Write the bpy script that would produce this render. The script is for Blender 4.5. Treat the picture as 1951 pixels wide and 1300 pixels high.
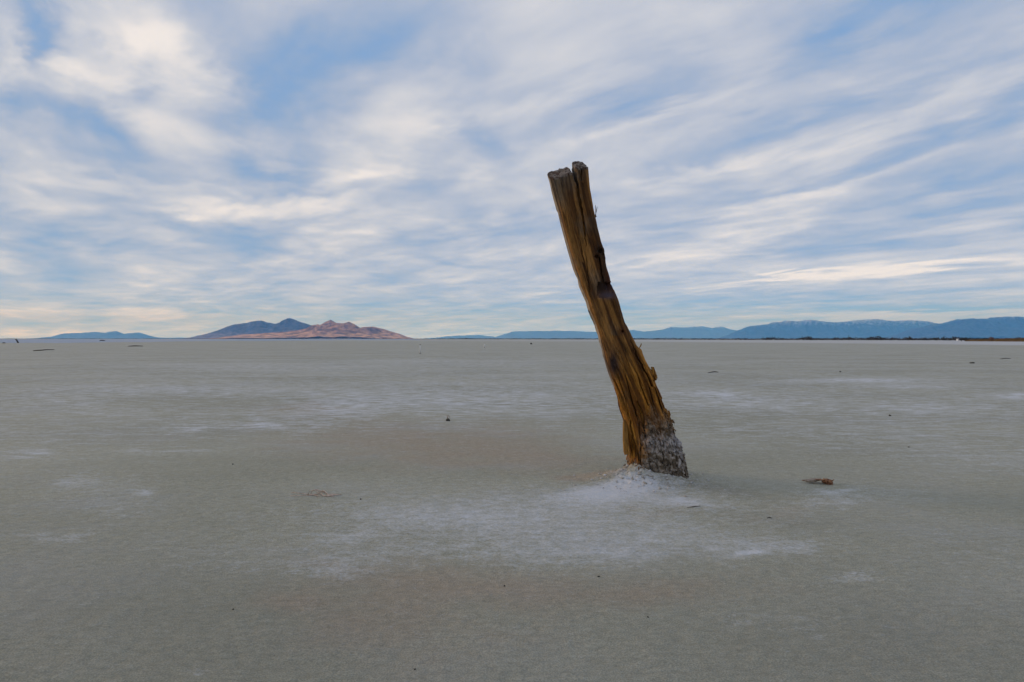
import bpy, bmesh, math, random
import numpy as np
import openvdb as vdb
from mathutils import Vector

random.seed(7)
rng = np.random.default_rng(7)
for _o in list(bpy.data.objects):
    bpy.data.objects.remove(_o)
scene = bpy.context.scene
COL = scene.collection

# ------------------------------------------------------------------ camera
F = 1084.0                  # focal length in pixels of the 1951 px wide photograph (20 mm on full frame)
CX, HY = 975.5, 645.5       # picture centre, horizon row
H = 1.1                     # camera height in metres
cam = bpy.data.cameras.new('camera')
cam_o = bpy.data.objects.new('camera', cam)
COL.objects.link(cam_o)
cam.sensor_width = 36.0
cam.lens = 36.0 * F / 1951.0
cam.clip_start = 0.05
cam.clip_end = 300000.0
cam_o.location = (0, 0, H)
cam_o.rotation_euler = (math.radians(90) - math.atan((650 - HY) / F), 0, 0)
scene.camera = cam_o

# ------------------------------------------------------------------ sky, sun, exposure
SUN_AZ, SUN_EL = math.radians(-72), math.radians(9)
SKY_STRENGTH = 0.15
world = bpy.data.worlds.new('World')
scene.world = world
world.use_nodes = True


def build_sky():
    nt = world.node_tree
    N, L = nt.nodes, nt.links
    N.clear()

    def node(t, **kw):
        n = N.new(t)
        for k, v in kw.items():
            setattr(n, k, v)
        return n

    def setin(sock, v):
        if hasattr(v, 'is_output'):
            L.new(v, sock)
        else:
            sock.default_value = v

    def math_(op, a, b=0.0, c=0.0, clamp=False):
        n = node('ShaderNodeMath', operation=op, use_clamp=clamp)
        setin(n.inputs[0], a); setin(n.inputs[1], b); setin(n.inputs[2], c)
        return n.outputs[0]

    def vec(op, a, b=(0, 0, 0)):
        n = node('ShaderNodeVectorMath', operation=op)
        setin(n.inputs[0], a); setin(n.inputs[1], b)
        return n.outputs[1] if op in ('LENGTH', 'DOT_PRODUCT') else n.outputs[0]

    def noise(v, scale, detail, rough=0.5, dist=0.0):
        n = node('ShaderNodeTexNoise', noise_dimensions='3D')
        L.new(v, n.inputs['Vector'])
        n.inputs['Scale'].default_value = scale
        n.inputs['Detail'].default_value = detail
        n.inputs['Roughness'].default_value = rough
        n.inputs['Distortion'].default_value = dist
        return n

    def smooth(v, a, b):
        n = node('ShaderNodeMapRange', interpolation_type='SMOOTHSTEP')
        setin(n.inputs['Value'], v)
        n.inputs['From Min'].default_value = a
        n.inputs['From Max'].default_value = b
        return n.outputs[0]

    out = node('ShaderNodeOutputWorld')
    bg = node('ShaderNodeBackground')
    bg.inputs['Strength'].default_value = SKY_STRENGTH
    L.new(bg.outputs[0], out.inputs[0])
    tc = node('ShaderNodeTexCoord')
    d = vec('NORMALIZE', tc.outputs['Generated'])
    sp = node('ShaderNodeSeparateXYZ'); L.new(d, sp.inputs[0])
    x, y, z = sp.outputs
    zc = math_('MAXIMUM', z, 0.0)
    den = math_('ADD', zc, 0.07)
    px_ = math_('DIVIDE', x, den)
    py_ = math_('DIVIDE', y, den)
    cb = node('ShaderNodeCombineXYZ'); L.new(px_, cb.inputs[0]); L.new(py_, cb.inputs[1])
    P = cb.outputs[0]                                    # point on the cloud layer
    mp = node('ShaderNodeMapping', vector_type='POINT')
    mp.inputs['Rotation'].default_value = (0, 0, math.radians(-41))
    L.new(P, mp.inputs['Vector'])
    R = mp.outputs[0]                                    # x across the bands, y along them
    wob = noise(R, 0.55, 3.0)
    wv = vec('MULTIPLY', vec('SUBTRACT', wob.outputs['Color'], (0.5, 0.5, 0.5)), (0.9, 0.9, 0.0))
    Rw = vec('ADD', R, wv)
    band = noise(vec('ADD', vec('MULTIPLY', Rw, (1.0, 0.22, 1.0)), (3.1, 7.7, 0.0)), 1.9, 4.0, 0.5).outputs[0]
    fine = noise(vec('ADD', vec('MULTIPLY', Rw, (1.0, 0.70, 1.0)), (11.0, 2.0, 0.0)), 4.8, 6.0, 0.52, 0.15).outputs[0]
    puff = noise(vec('ADD', vec('MULTIPLY', Rw, (1.0, 0.80, 1.0)), (5.0, 1.0, 4.0)), 2.1, 6.0, 0.52).outputs[0]
    # direction of view as azimuth and height, slightly ragged
    az = math_('ARCTAN2', x, y)
    el = math_('ARCSINE', z)
    cb2 = node('ShaderNodeCombineXYZ'); L.new(az, cb2.inputs[0]); L.new(el, cb2.inputs[1])
    rag = noise(vec('MULTIPLY', Rw, (1.0, 0.5, 1.0)), 2.6, 6.0, 0.58)
    rv = vec('MULTIPLY', vec('SUBTRACT', rag.outputs['Color'], (0.5, 0.5, 0.5)), (0.28, 0.17, 0.0))
    # the ragging fades towards the horizon with the clouds' apparent size
    fade = math_('MULTIPLY', zc, 3.0, clamp=True)
    sc_ = node('ShaderNodeVectorMath', operation='SCALE'); L.new(rv, sc_.inputs[0]); L.new(fade, sc_.inputs['Scale'])
    A = vec('ADD', cb2.outputs[0], sc_.outputs[0])

    def blob(px, py, sx, sy, rot):
        X, Z = (px - CX) / F, (HY - py) / F
        r = math.sqrt(1 + X * X)
        a0, e0 = math.atan(X), math.atan(Z / r)
        m = node('ShaderNodeMapping', vector_type='TEXTURE')
        m.inputs['Location'].default_value = (a0, e0, 0)
        m.inputs['Rotation'].default_value = (0, 0, math.radians(rot))
        m.inputs['Scale'].default_value = (sx / F / r / r ** 0.5, sy / F / r, 1)
        L.new(A, m.inputs['Vector'])
        d2 = vec('DOT_PRODUCT', m.outputs[0], m.outputs[0])
        return math_('POWER', 0.36788, d2)

    # density of the cloud sheet: noise, then the clouds and gaps that can be seen
    V = math_('MULTIPLY_ADD', math_('SUBTRACT', band, 0.5), 0.80, 0.50)
    V = math_('MULTIPLY_ADD', math_('SUBTRACT', fine, 0.5), 0.50, V)
    V = math_('MULTIPLY_ADD', math_('SUBTRACT', puff, 0.5), 0.80, V)
    for (px, py, sx, sy, rot, amp) in SKY_BLOBS:
        V = math_('MULTIPLY_ADD', blob(px, py, sx, sy, rot), amp, V)

    ramp = node('ShaderNodeValToRGB')
    cr = ramp.color_ramp
    cr.interpolation = 'B_SPLINE'
    stops = SKY_RAMP
    while len(cr.elements) < len(stops):
        cr.elements.new(0.5)
    for e, (p, c) in zip(cr.elements, stops):
        e.position = p
        e.color = (*c, 1)
    L.new(V, ramp.inputs[0])
    # warmth of the low sun on the clouds on its own side
    sd = (math.sin(SUN_AZ), math.cos(SUN_AZ), 0.0)
    toward = smooth(vec('DOT_PRODUCT', d, sd), -0.2, 1.0)
    low = math_('POWER', 0.36788, math_('MULTIPLY', zc, 7.0))
    warm_f = math_('MULTIPLY', toward, low)
    mixw = node('ShaderNodeMix', data_type='RGBA', blend_type='MULTIPLY')
    L.new(warm_f, mixw.inputs[0]); L.new(ramp.outputs[0], mixw.inputs[6]); mixw.inputs[7].default_value = SKY_WARM
    # the air's own brightening towards the horizon, the same all round
    hz = math_('POWER', 0.36788, math_('MULTIPLY', zc, 14.0))
    mixh = node('ShaderNodeMix', data_type='RGBA', blend_type='MIX')
    L.new(math_('MULTIPLY', hz, 0.85), mixh.inputs[0]); L.new(mixw.outputs[2], mixh.inputs[6])
    mul = node('ShaderNodeMix', data_type='RGBA', blend_type='MULTIPLY')
    mul.inputs[0].default_value = 1.0
    L.new(mixw.outputs[2], mul.inputs[6]); mul.inputs[7].default_value = SKY_HORIZON
    L.new(mul.outputs[2], mixh.inputs[7])
    cloud = node('ShaderNodeVectorMath', operation='SCALE')
    L.new(mixh.outputs[2], cloud.inputs[0]); cloud.inputs['Scale'].default_value = 0.5 / SKY_STRENGTH   # half, as the exposure is one stop up
    sky = node('ShaderNodeTexSky', sky_type='NISHITA', sun_disc=False)
    sky.sun_elevation = SUN_EL
    sky.sun_rotation = SUN_AZ
    sky.air_density = 1.0; sky.dust_density = 0.6; sky.ozone_density = 2.0
    skyx = node('ShaderNodeVectorMath', operation='SCALE'); L.new(sky.outputs[0], skyx.inputs[0]); skyx.inputs['Scale'].default_value = SKY_GAIN
    cover = smooth(V, -0.9, 0.15)
    mixc = node('ShaderNodeMix', data_type='RGBA', blend_type='MIX')
    L.new(cover, mixc.inputs[0]); L.new(skyx.outputs[0], mixc.inputs[6]); L.new(cloud.outputs[0], mixc.inputs[7])
    L.new(mixc.outputs[2], bg.inputs['Color'])


SKY_GAIN = 1.0
SKY_WARM = (1.06, 1.00, 0.90, 1)
SKY_HORIZON = (1.05, 1.30, 1.75, 1)
SKY_RAMP = [
    (0.00, (0.20, 0.36, 0.65)),
    (0.22, (0.30, 0.41, 0.61)),
    (0.46, (0.445, 0.50, 0.635)),
    (0.68, (0.59, 0.62, 0.70)),
    (0.86, (0.77, 0.75, 0.77)),
    (1.00, (0.90, 0.85, 0.83)),
]
SKY_BLOBS = [  # photo pixel, half sizes, tilt, strength
    (250, 42, 170, 48, -8, 0.40), (340, 120, 140, 85, -30, 0.20), (15, 90, 45, 60, 0, 0.25), (180, 122, 45, 22, 0, 0.2),
    (760, 225, 110, 70, 0, 0.33), (690, 325, 130, 18, 4, 0.30), (520, 397, 210, 20, 4, 0.38), (330, 350, 120, 16, 5, 0.26),
    (60, 385, 100, 22, 0, 0.22), (1040, 90, 170, 110, 10, 0.16), (950, 190, 90, 30, 0, 0.12),
    (1500, 385, 330, 22, 13, 0.24), (1340, 318, 170, 11, 3, 0.24), (1930, 160, 90, 25, 20, 0.22), (1230, 500, 140, 12, 6, 0.12),
    (1750, 200, 260, 24, 16, 0.20), (1230, 207, 160, 16, 10, 0.18), (1500, 444, 260, 10, 10, 0.16), (1560, 340, 300, 16, 14, -0.18), (1620, 418, 330, 16, 13, -0.20), (1700, 240, 360, 170, 0, -0.08), (880, 60, 200, 80, 0, -0.06), (1500, 232, 260, 14, 12, -0.16), (1860, 385, 150, 14, 12, -0.15),
    (560, 362, 120, 9, -3, -0.22), (640, 440, 160, 10, 3, 0.14), (250, 470, 200, 10, 2, -0.12), (860, 330, 130, 12, 4, 0.14), (900, 440, 130, 10, 4, -0.12),
    (1470, 534, 170, 6, 6, 0.38), (1740, 513, 230, 8, 1, 0.50), (60, 634, 200, 9, 0, 0.30), (1640, 558, 330, 22, 0, 0.10),
    (150, 235, 120, 46, -10, -0.44), (55, 35, 55, 45, -30, -0.36), (90, 85, 40, 30, -30, -0.25), (260, 160, 50, 22, -20, -0.22), (20, 200, 50, 20, 0, -0.2),
    (525, 322, 90, 24, 0, -0.42), (530, 215, 70, 65, -20, -0.28), (500, 120, 60, 45, 0, -0.22), (700, 68, 150, 50, 8, -0.46), (610, 110, 70, 40, 0, -0.2),
    (1650, 62, 200, 36, 14, -0.42), (1860, 20, 120, 40, 14, -0.2), (1190, 178, 150, 22, 10, -0.26),
    (905, 270, 50, 20, 0, -0.25), (1700, 440, 220, 14, 10, -0.2), (380, 430, 110, 18, -12, -0.26), (800, 480, 120, 14, -8, -0.12),
    (150, 300, 120, 18, -5, -0.15), (330, 240, 100, 40, -20, 0.22), (60, 330, 100, 14, 0, 0.12),
    (80, 470, 140, 30, 0, -0.06), (1850, 240, 140, 40, 15, -0.14), (1420, 250, 160, 30, 10, -0.12),
    (200, 597, 190, 6, 0, 0.26), (310, 608, 50, 5, 6, 0.16), (1650, 575, 420, 24, 0, -0.20), (1200, 590, 300, 40, 0, -0.16), (700, 585, 250, 30, 0, -0.10), (40, 560, 120, 8, 0, -0.15), (1760, 589, 110, 5, 0, -0.45), (1650, 600, 200, 5, 0, 0.2),
]
build_sky()

sun = bpy.data.lights.new('sun', 'SUN')
sun.energy = 0.7
sun.angle = math.radians(14)
sun.color = (1.0, 0.80, 0.60)
sun_o = bpy.data.objects.new('sun', sun)
COL.objects.link(sun_o)
_sd = Vector((math.sin(SUN_AZ) * math.cos(SUN_EL), math.cos(SUN_AZ) * math.cos(SUN_EL), math.sin(SUN_EL)))
sun_o.rotation_euler = (-_sd).to_track_quat('-Z', 'Y').to_euler()
sun_o.location = (-40, 20, 30)

scene.view_settings.view_transform = 'Standard'
scene.view_settings.look = 'None'
scene.view_settings.exposure = 1.0
scene.view_settings.gamma = 1.0
scene.view_settings.use_curve_mapping = False
scene.cycles.max_bounces = 6
scene.cycles.diffuse_bounces = 2
scene.cycles.volume_bounces = 2


# ------------------------------------------------------------------ helpers
def X_at(px, dist):
    return (px - CX) / F * dist


def Z_at(py, dist):
    return H + (HY - py) / F * dist


def ground_at(px, py):
    dist = H * F / (py - HY)
    return Vector((X_at(px, dist), dist, 0.0)), dist


def _hash(ix, iy, iz, seed):
    h = (ix.astype(np.uint32) * np.uint32(374761393)) ^ (iy.astype(np.uint32) * np.uint32(668265263)) ^ (iz.astype(np.uint32) * np.uint32(2246822519))
    h = h + np.uint32((seed * 2654435761) & 0xFFFFFFFF)
    h ^= h >> np.uint32(15)
    h *= np.uint32(2246822519)
    h ^= h >> np.uint32(13)
    h *= np.uint32(3266489917)
    h ^= h >> np.uint32(16)
    return h.astype(np.float32) * np.float32(1.0 / 4294967295.0)


def noise3(x, y, z, seed=0):
    """smooth value noise, 0..1"""
    x = np.asarray(x, np.float32); y = np.asarray(y, np.float32); z = np.asarray(z, np.float32)
    x, y, z = np.broadcast_arrays(x, y, z)
    fx, fy, fz = np.floor(x), np.floor(y), np.floor(z)
    ix, iy, iz = fx.astype(np.int32), fy.astype(np.int32), fz.astype(np.int32)
    tx, ty, tz = x - fx, y - fy, z - fz
    tx = tx * tx * (3 - 2 * tx); ty = ty * ty * (3 - 2 * ty); tz = tz * tz * (3 - 2 * tz)
    r = 0
    for dx in (0, 1):
        wx = tx if dx else 1 - tx
        for dy in (0, 1):
            wy = ty if dy else 1 - ty
            for dz in (0, 1):
                wz = tz if dz else 1 - tz
                r = r + wx * wy * wz * _hash(ix + dx, iy + dy, iz + dz, seed)
    return r


def noise2(x, y, seed=0):
    x = np.asarray(x, np.float32); y = np.asarray(y, np.float32)
    x, y = np.broadcast_arrays(x, y)
    fx, fy = np.floor(x), np.floor(y)
    ix, iy = fx.astype(np.int32), fy.astype(np.int32)
    tx, ty = x - fx, y - fy
    tx = tx * tx * (3 - 2 * tx); ty = ty * ty * (3 - 2 * ty)
    iz = np.zeros_like(ix)
    a = _hash(ix, iy, iz, seed); b = _hash(ix + 1, iy, iz, seed)
    c = _hash(ix, iy + 1, iz, seed); e = _hash(ix + 1, iy + 1, iz, seed)
    return (a * (1 - tx) + b * tx) * (1 - ty) + (c * (1 - tx) + e * tx) * ty


def fbm2(x, y, octv=4, seed=0, gain=0.5):
    r, a, t = 0, 1.0, 0.0
    for i in range(octv):
        r = r + a * noise2(x * 2 ** i + 17.3 * i, y * 2 ** i + 9.1 * i, seed + i)
        t += a; a *= gain
    return r / t


def fbm3(x, y, z, octv=3, seed=0, gain=0.5):
    r, a, t = 0, 1.0, 0.0
    for i in range(octv):
        r = r + a * noise3(x * 2 ** i + 17.3 * i, y * 2 ** i + 9.1 * i, z * 2 ** i + 3.7 * i, seed + i)
        t += a; a *= gain
    return r / t


def sstep(a, b, v):
    t = np.clip((v - a) / (b - a), 0, 1)
    return t * t * (3 - 2 * t)


def mesh_np(name, verts, quads=None, tris=None, smooth=True):
    me = bpy.data.meshes.new(name)
    verts = np.asarray(verts, np.float32)
    nq = 0 if quads is None else len(quads)
    ntr = 0 if tris is None else len(tris)
    me.vertices.add(len(verts))
    me.vertices.foreach_set('co', verts.ravel())
    idx = []
    if nq: idx.append(np.asarray(quads, np.int32).ravel())
    if ntr: idx.append(np.asarray(tris, np.int32).ravel())
    idx = np.concatenate(idx)
    me.loops.add(len(idx))
    me.loops.foreach_set('vertex_index', idx)
    tot = np.concatenate([np.full(nq, 4, np.int32), np.full(ntr, 3, np.int32)])
    start = np.concatenate([[0], np.cumsum(tot)[:-1]]).astype(np.int32)
    me.polygons.add(len(tot))
    me.polygons.foreach_set('loop_start', start)
    me.polygons.foreach_set('loop_total', tot)
    if smooth:
        me.polygons.foreach_set('use_smooth', np.ones(len(tot), bool))
    me.update(calc_edges=True)
    me.validate()
    return me


def add_attr(me, name, data):
    data = np.asarray(data, np.float32)
    if data.ndim == 1:
        a = me.attributes.new(name, 'FLOAT', 'POINT')
        a.data.foreach_set('value', data)
    else:
        a = me.attributes.new(name, 'FLOAT_COLOR', 'POINT')
        if data.shape[1] == 3:
            data = np.concatenate([data, np.ones((len(data), 1), np.float32)], 1)
        a.data.foreach_set('color', data.ravel())


def link(name, me, mat=None, parent=None, loc=None):
    o = bpy.data.objects.new(name, me)
    COL.objects.link(o)
    if mat is not None:
        me.materials.append(mat)
    if parent is not None:
        o.parent = parent
    if loc is not None:
        o.location = loc
    return o


def tag(o, label=None, cat=None, group=None, kind=None):
    if label: o['label'] = label
    if cat: o['category'] = cat
    if group: o['group'] = group
    if kind: o['kind'] = kind
    return o


def empty(name, loc, **kw):
    o = bpy.data.objects.new(name, None)
    COL.objects.link(o)
    o.location = loc
    o.empty_display_size = 0.1
    return tag(o, **kw)


class Mat:
    """small shader graph builder"""
    def __init__(self, name, rough=0.9, spec=0.3):
        self.m = bpy.data.materials.new(name)
        self.m.use_nodes = True
        self.nt = self.m.node_tree
        self.N, self.L = self.nt.nodes, self.nt.links
        self.b = self.N['Principled BSDF']
        self.b.inputs['Roughness'].default_value = rough
        self.b.inputs['Specular IOR Level'].default_value = spec
        self._pos = None

    def n(self, t, **kw):
        n = self.N.new(t)
        for k, v in kw.items():
            setattr(n, k, v)
        return n

    def put(self, sock, v):
        if hasattr(v, 'is_output'):
            self.L.new(v, sock)
        elif isinstance(v, tuple) and len(v) == 3 and sock.type == 'RGBA':
            sock.default_value = (*v, 1)
        else:
            sock.default_value = v

    def pos(self):
        if self._pos is None:
            self._pos = self.n('ShaderNodeNewGeometry').outputs['Position']
        return self._pos

    def obj(self):
        return self.n('ShaderNodeTexCoord').outputs['Object']

    def scale(self, v, s):
        n = self.n('ShaderNodeVectorMath', operation='MULTIPLY')
        self.put(n.inputs[0], v); n.inputs[1].default_value = s
        return n.outputs[0]

    def noise(self, v, scale, detail=4, rough=0.5, dist=0.0, color=False):
        n = self.n('ShaderNodeTexNoise')
        self.put(n.inputs['Vector'], v)
        n.inputs['Scale'].default_value = scale
        n.inputs['Detail'].default_value = detail
        n.inputs['Roughness'].default_value = rough
        n.inputs['Distortion'].default_value = dist
        return n.outputs['Color' if color else 0]

    def voronoi(self, v, scale, feature='DISTANCE_TO_EDGE'):
        n = self.n('ShaderNodeTexVoronoi', feature=feature)
        self.put(n.inputs['Vector'], v)
        n.inputs['Scale'].default_value = scale
        return n.outputs[0]

    def math(self, op, a, b=0.0, c=0.0, clamp=False):
        n = self.n('ShaderNodeMath', operation=op, use_clamp=clamp)
        self.put(n.inputs[0], a); self.put(n.inputs[1], b); self.put(n.inputs[2], c)
        return n.outputs[0]

    def range(self, v, a, b, c=0.0, d=1.0, smooth=True):
        n = self.n('ShaderNodeMapRange', interpolation_type='SMOOTHSTEP' if smooth else 'LINEAR')
        self.put(n.inputs['Value'], v)
        for k, val in zip(('From Min', 'From Max', 'To Min', 'To Max'), (a, b, c, d)):
            self.put(n.inputs[k], val)
        return n.outputs[0]

    def mix(self, f, a, b, blend='MIX'):
        n = self.n('ShaderNodeMix', data_type='RGBA', blend_type=blend)
        self.put(n.inputs[0], f); self.put(n.inputs[6], a); self.put(n.inputs[7], b)
        return n.outputs[2]

    def attr(self, name, color=False):
        n = self.n('ShaderNodeAttribute', attribute_name=name)
        return n.outputs['Color' if color else 'Fac']

    def bump(self, h, strength=0.5, dist=0.01, normal=None):
        n = self.n('ShaderNodeBump')
        n.inputs['Strength'].default_value = strength
        n.inputs['Distance'].default_value = dist
        self.put(n.inputs['Height'], h)
        if normal is not None:
            self.L.new(normal, n.inputs['Normal'])
        return n.outputs[0]

    def color(self, c):
        self.put(self.b.inputs['Base Color'], c)
        return self

    def normal(self, v):
        self.L.new(v, self.b.inputs['Normal'])
        return self


# ------------------------------------------------------------------ haze
def build_haze():
    s, z0, z1 = 52000.0, -1.0, 1900.0
    v = [(-s, -s, z0), (s, -s, z0), (s, s, z0), (-s, s, z0), (-s, -s, z1), (s, -s, z1), (s, s, z1), (-s, s, z1)]
    f = [(3, 2, 1, 0), (4, 5, 6, 7), (0, 1, 5, 4), (1, 2, 6, 5), (2, 3, 7, 6), (3, 0, 4, 7)]
    me = mesh_np('haze', v, quads=f, smooth=False)
    m = bpy.data.materials.new('haze_air')
    m.use_nodes = True
    nt = m.node_tree
    nt.nodes.clear()
    out = nt.nodes.new('ShaderNodeOutputMaterial')
    pv = nt.nodes.new('ShaderNodeVolumePrincipled')
    pv.inputs['Color'].default_value = (0.13, 0.43, 1.0, 1)
    pv.inputs['Absorption Color'].default_value = (1, 1, 1, 1)     # air scatters, it does not absorb
    pv.inputs['Density'].default_value = HAZE_DENSITY
    nt.links.new(pv.outputs[0], out.inputs['Volume'])
    tag(link('haze', me, m), kind='stuff')


HAZE_DENSITY = 3.7e-5
build_haze()


# ------------------------------------------------------------------ ground
POST_Y = 4.52
SALT = [  # photo pixel, half sizes in pixels, strength: white crust lying on the mud
    (1205, 948, 170, 20, 0.62), (1235, 932, 70, 13, 0.72), (1170, 938, 110, 12, 0.25), (1180, 933, 70, 9, 0.2), (1345, 970, 60, 10, 0.6), (1120, 1005, 340, 55, 0.44), (1330, 1040, 240, 26, 0.20),
    (800, 968, 260, 42, 0.42), (1000, 1050, 260, 22, 0.20), (700, 1060, 160, 40, 0.25), (640, 775, 90, 20, 0.30), (780, 760, 180, 18, 0.24), (1000, 770, 180, 30, 0.20), (700, 725, 500, 30, 0.10),
    (560, 800, 200, 16, 0.2), (1400, 765, 170, 16, 0.32), (1340, 752, 60, 6, 0.4), (1640, 725, 140, 5, 0.45), (1740, 738, 120, 5, 0.3),
    (1930, 755, 40, 6, 0.5), (1790, 780, 160, 12, 0.28), (1500, 830, 260, 40, 0.14), (1600, 945, 110, 20, 0.38), (1605, 930, 40, 5, 0.4),
    (1850, 870, 150, 40, 0.12), (1630, 1105, 60, 14, 0.42), (1500, 1035, 90, 16, 0.3), (1420, 1050, 22, 7, 0.5), (1460, 1185, 90, 26, 0.2), (1860, 1040, 140, 40, 0.16),
    (110, 765, 120, 16, 0.22), (300, 742, 200, 12, 0.18), (60, 1020, 70, 12, 0.26), (140, 1025, 40, 8, 0.34), (290, 940, 22, 5, 0.5), (180, 930, 120, 30, 0.16),
    (240, 970, 90, 26, 0.22), (430, 1060, 140, 40, 0.2), (640, 1080, 60, 20, 0.28), (660, 1015, 60, 12, 0.3), (380, 1292, 30, 8, 0.4), (50, 870, 60, 8, 0.3),
    (150, 915, 50, 10, 0.25), (470, 815, 120, 8, 0.3), (300, 860, 80, 8, 0.24), (880, 1200, 200, 50, 0.08), (450, 700, 300, 8, 0.16), (900, 690, 300, 6, 0.14),
]
TAN = [  # browner, drier mud
    (800, 840, 330, 45, 0.7), (1000, 880, 180, 20, 0.5), (560, 780, 130, 14, 0.4), (1140, 908, 80, 9, 0.9), (1205, 914, 26, 6, 0.9), (1050, 1110, 300, 40, 0.5), (760, 1180, 240, 110, 0.6),
    (620, 1060, 60, 14, 0.3), (1230, 975, 40, 5, 0.5), (1300, 990, 130, 8, 0.3), (560, 1140, 60, 26, 0.4), (1300, 1120, 160, 30, 0.35), (1500, 960, 120, 22, 0.3),
]


SHADE_DAMP = [(1372, 936, 80, 12, 0.9), (1320, 925, 40, 8, 0.5), (1500, 985, 120, 14, 0.3), (300, 1150, 300, 120, 0.3), (1700, 1200, 260, 90, 0.25), (1660, 800, 200, 14, 0.25), (250, 830, 200, 16, 0.25)]  # post's shade painted beside its foot, then scattered damp patches


def painted(px, py, table):
    r = np.zeros_like(px)
    for (cx, cy, sx, sy, a) in table:
        r += a * np.exp(-(((px - cx) / sx) ** 2 + ((py - cy) / sy) ** 2))
    return r


def mound_height(x, y):
    bx, by = X_at(1238, POST_Y), POST_Y - 0.06
    h = 0.030 * np.exp(-(((x - bx) / 0.42) ** 2 + ((y - by) / 0.30) ** 2))
    lx = X_at(1216, POST_Y)
    h = h + 0.100 * np.exp(-(((x - lx + 0.01) / 0.115) ** 2 + ((y - by) / 0.17) ** 2) ** 0.8)
    lx = X_at(1165, POST_Y)
    h = h + 0.035 * np.exp(-(((x - lx) / 0.16) ** 2 + ((y - by + 0.02) / 0.12) ** 2))
    h = h + 0.03 * np.exp(-(((x - X_at(1265, POST_Y)) / 0.14) ** 2 + ((y - by + 0.14) / 0.12) ** 2))
    h = h - 0.022 * np.exp(-(((x - X_at(1330, POST_Y)) / 0.14) ** 2 + ((y - by) / 0.16) ** 2))
    return h


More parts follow.
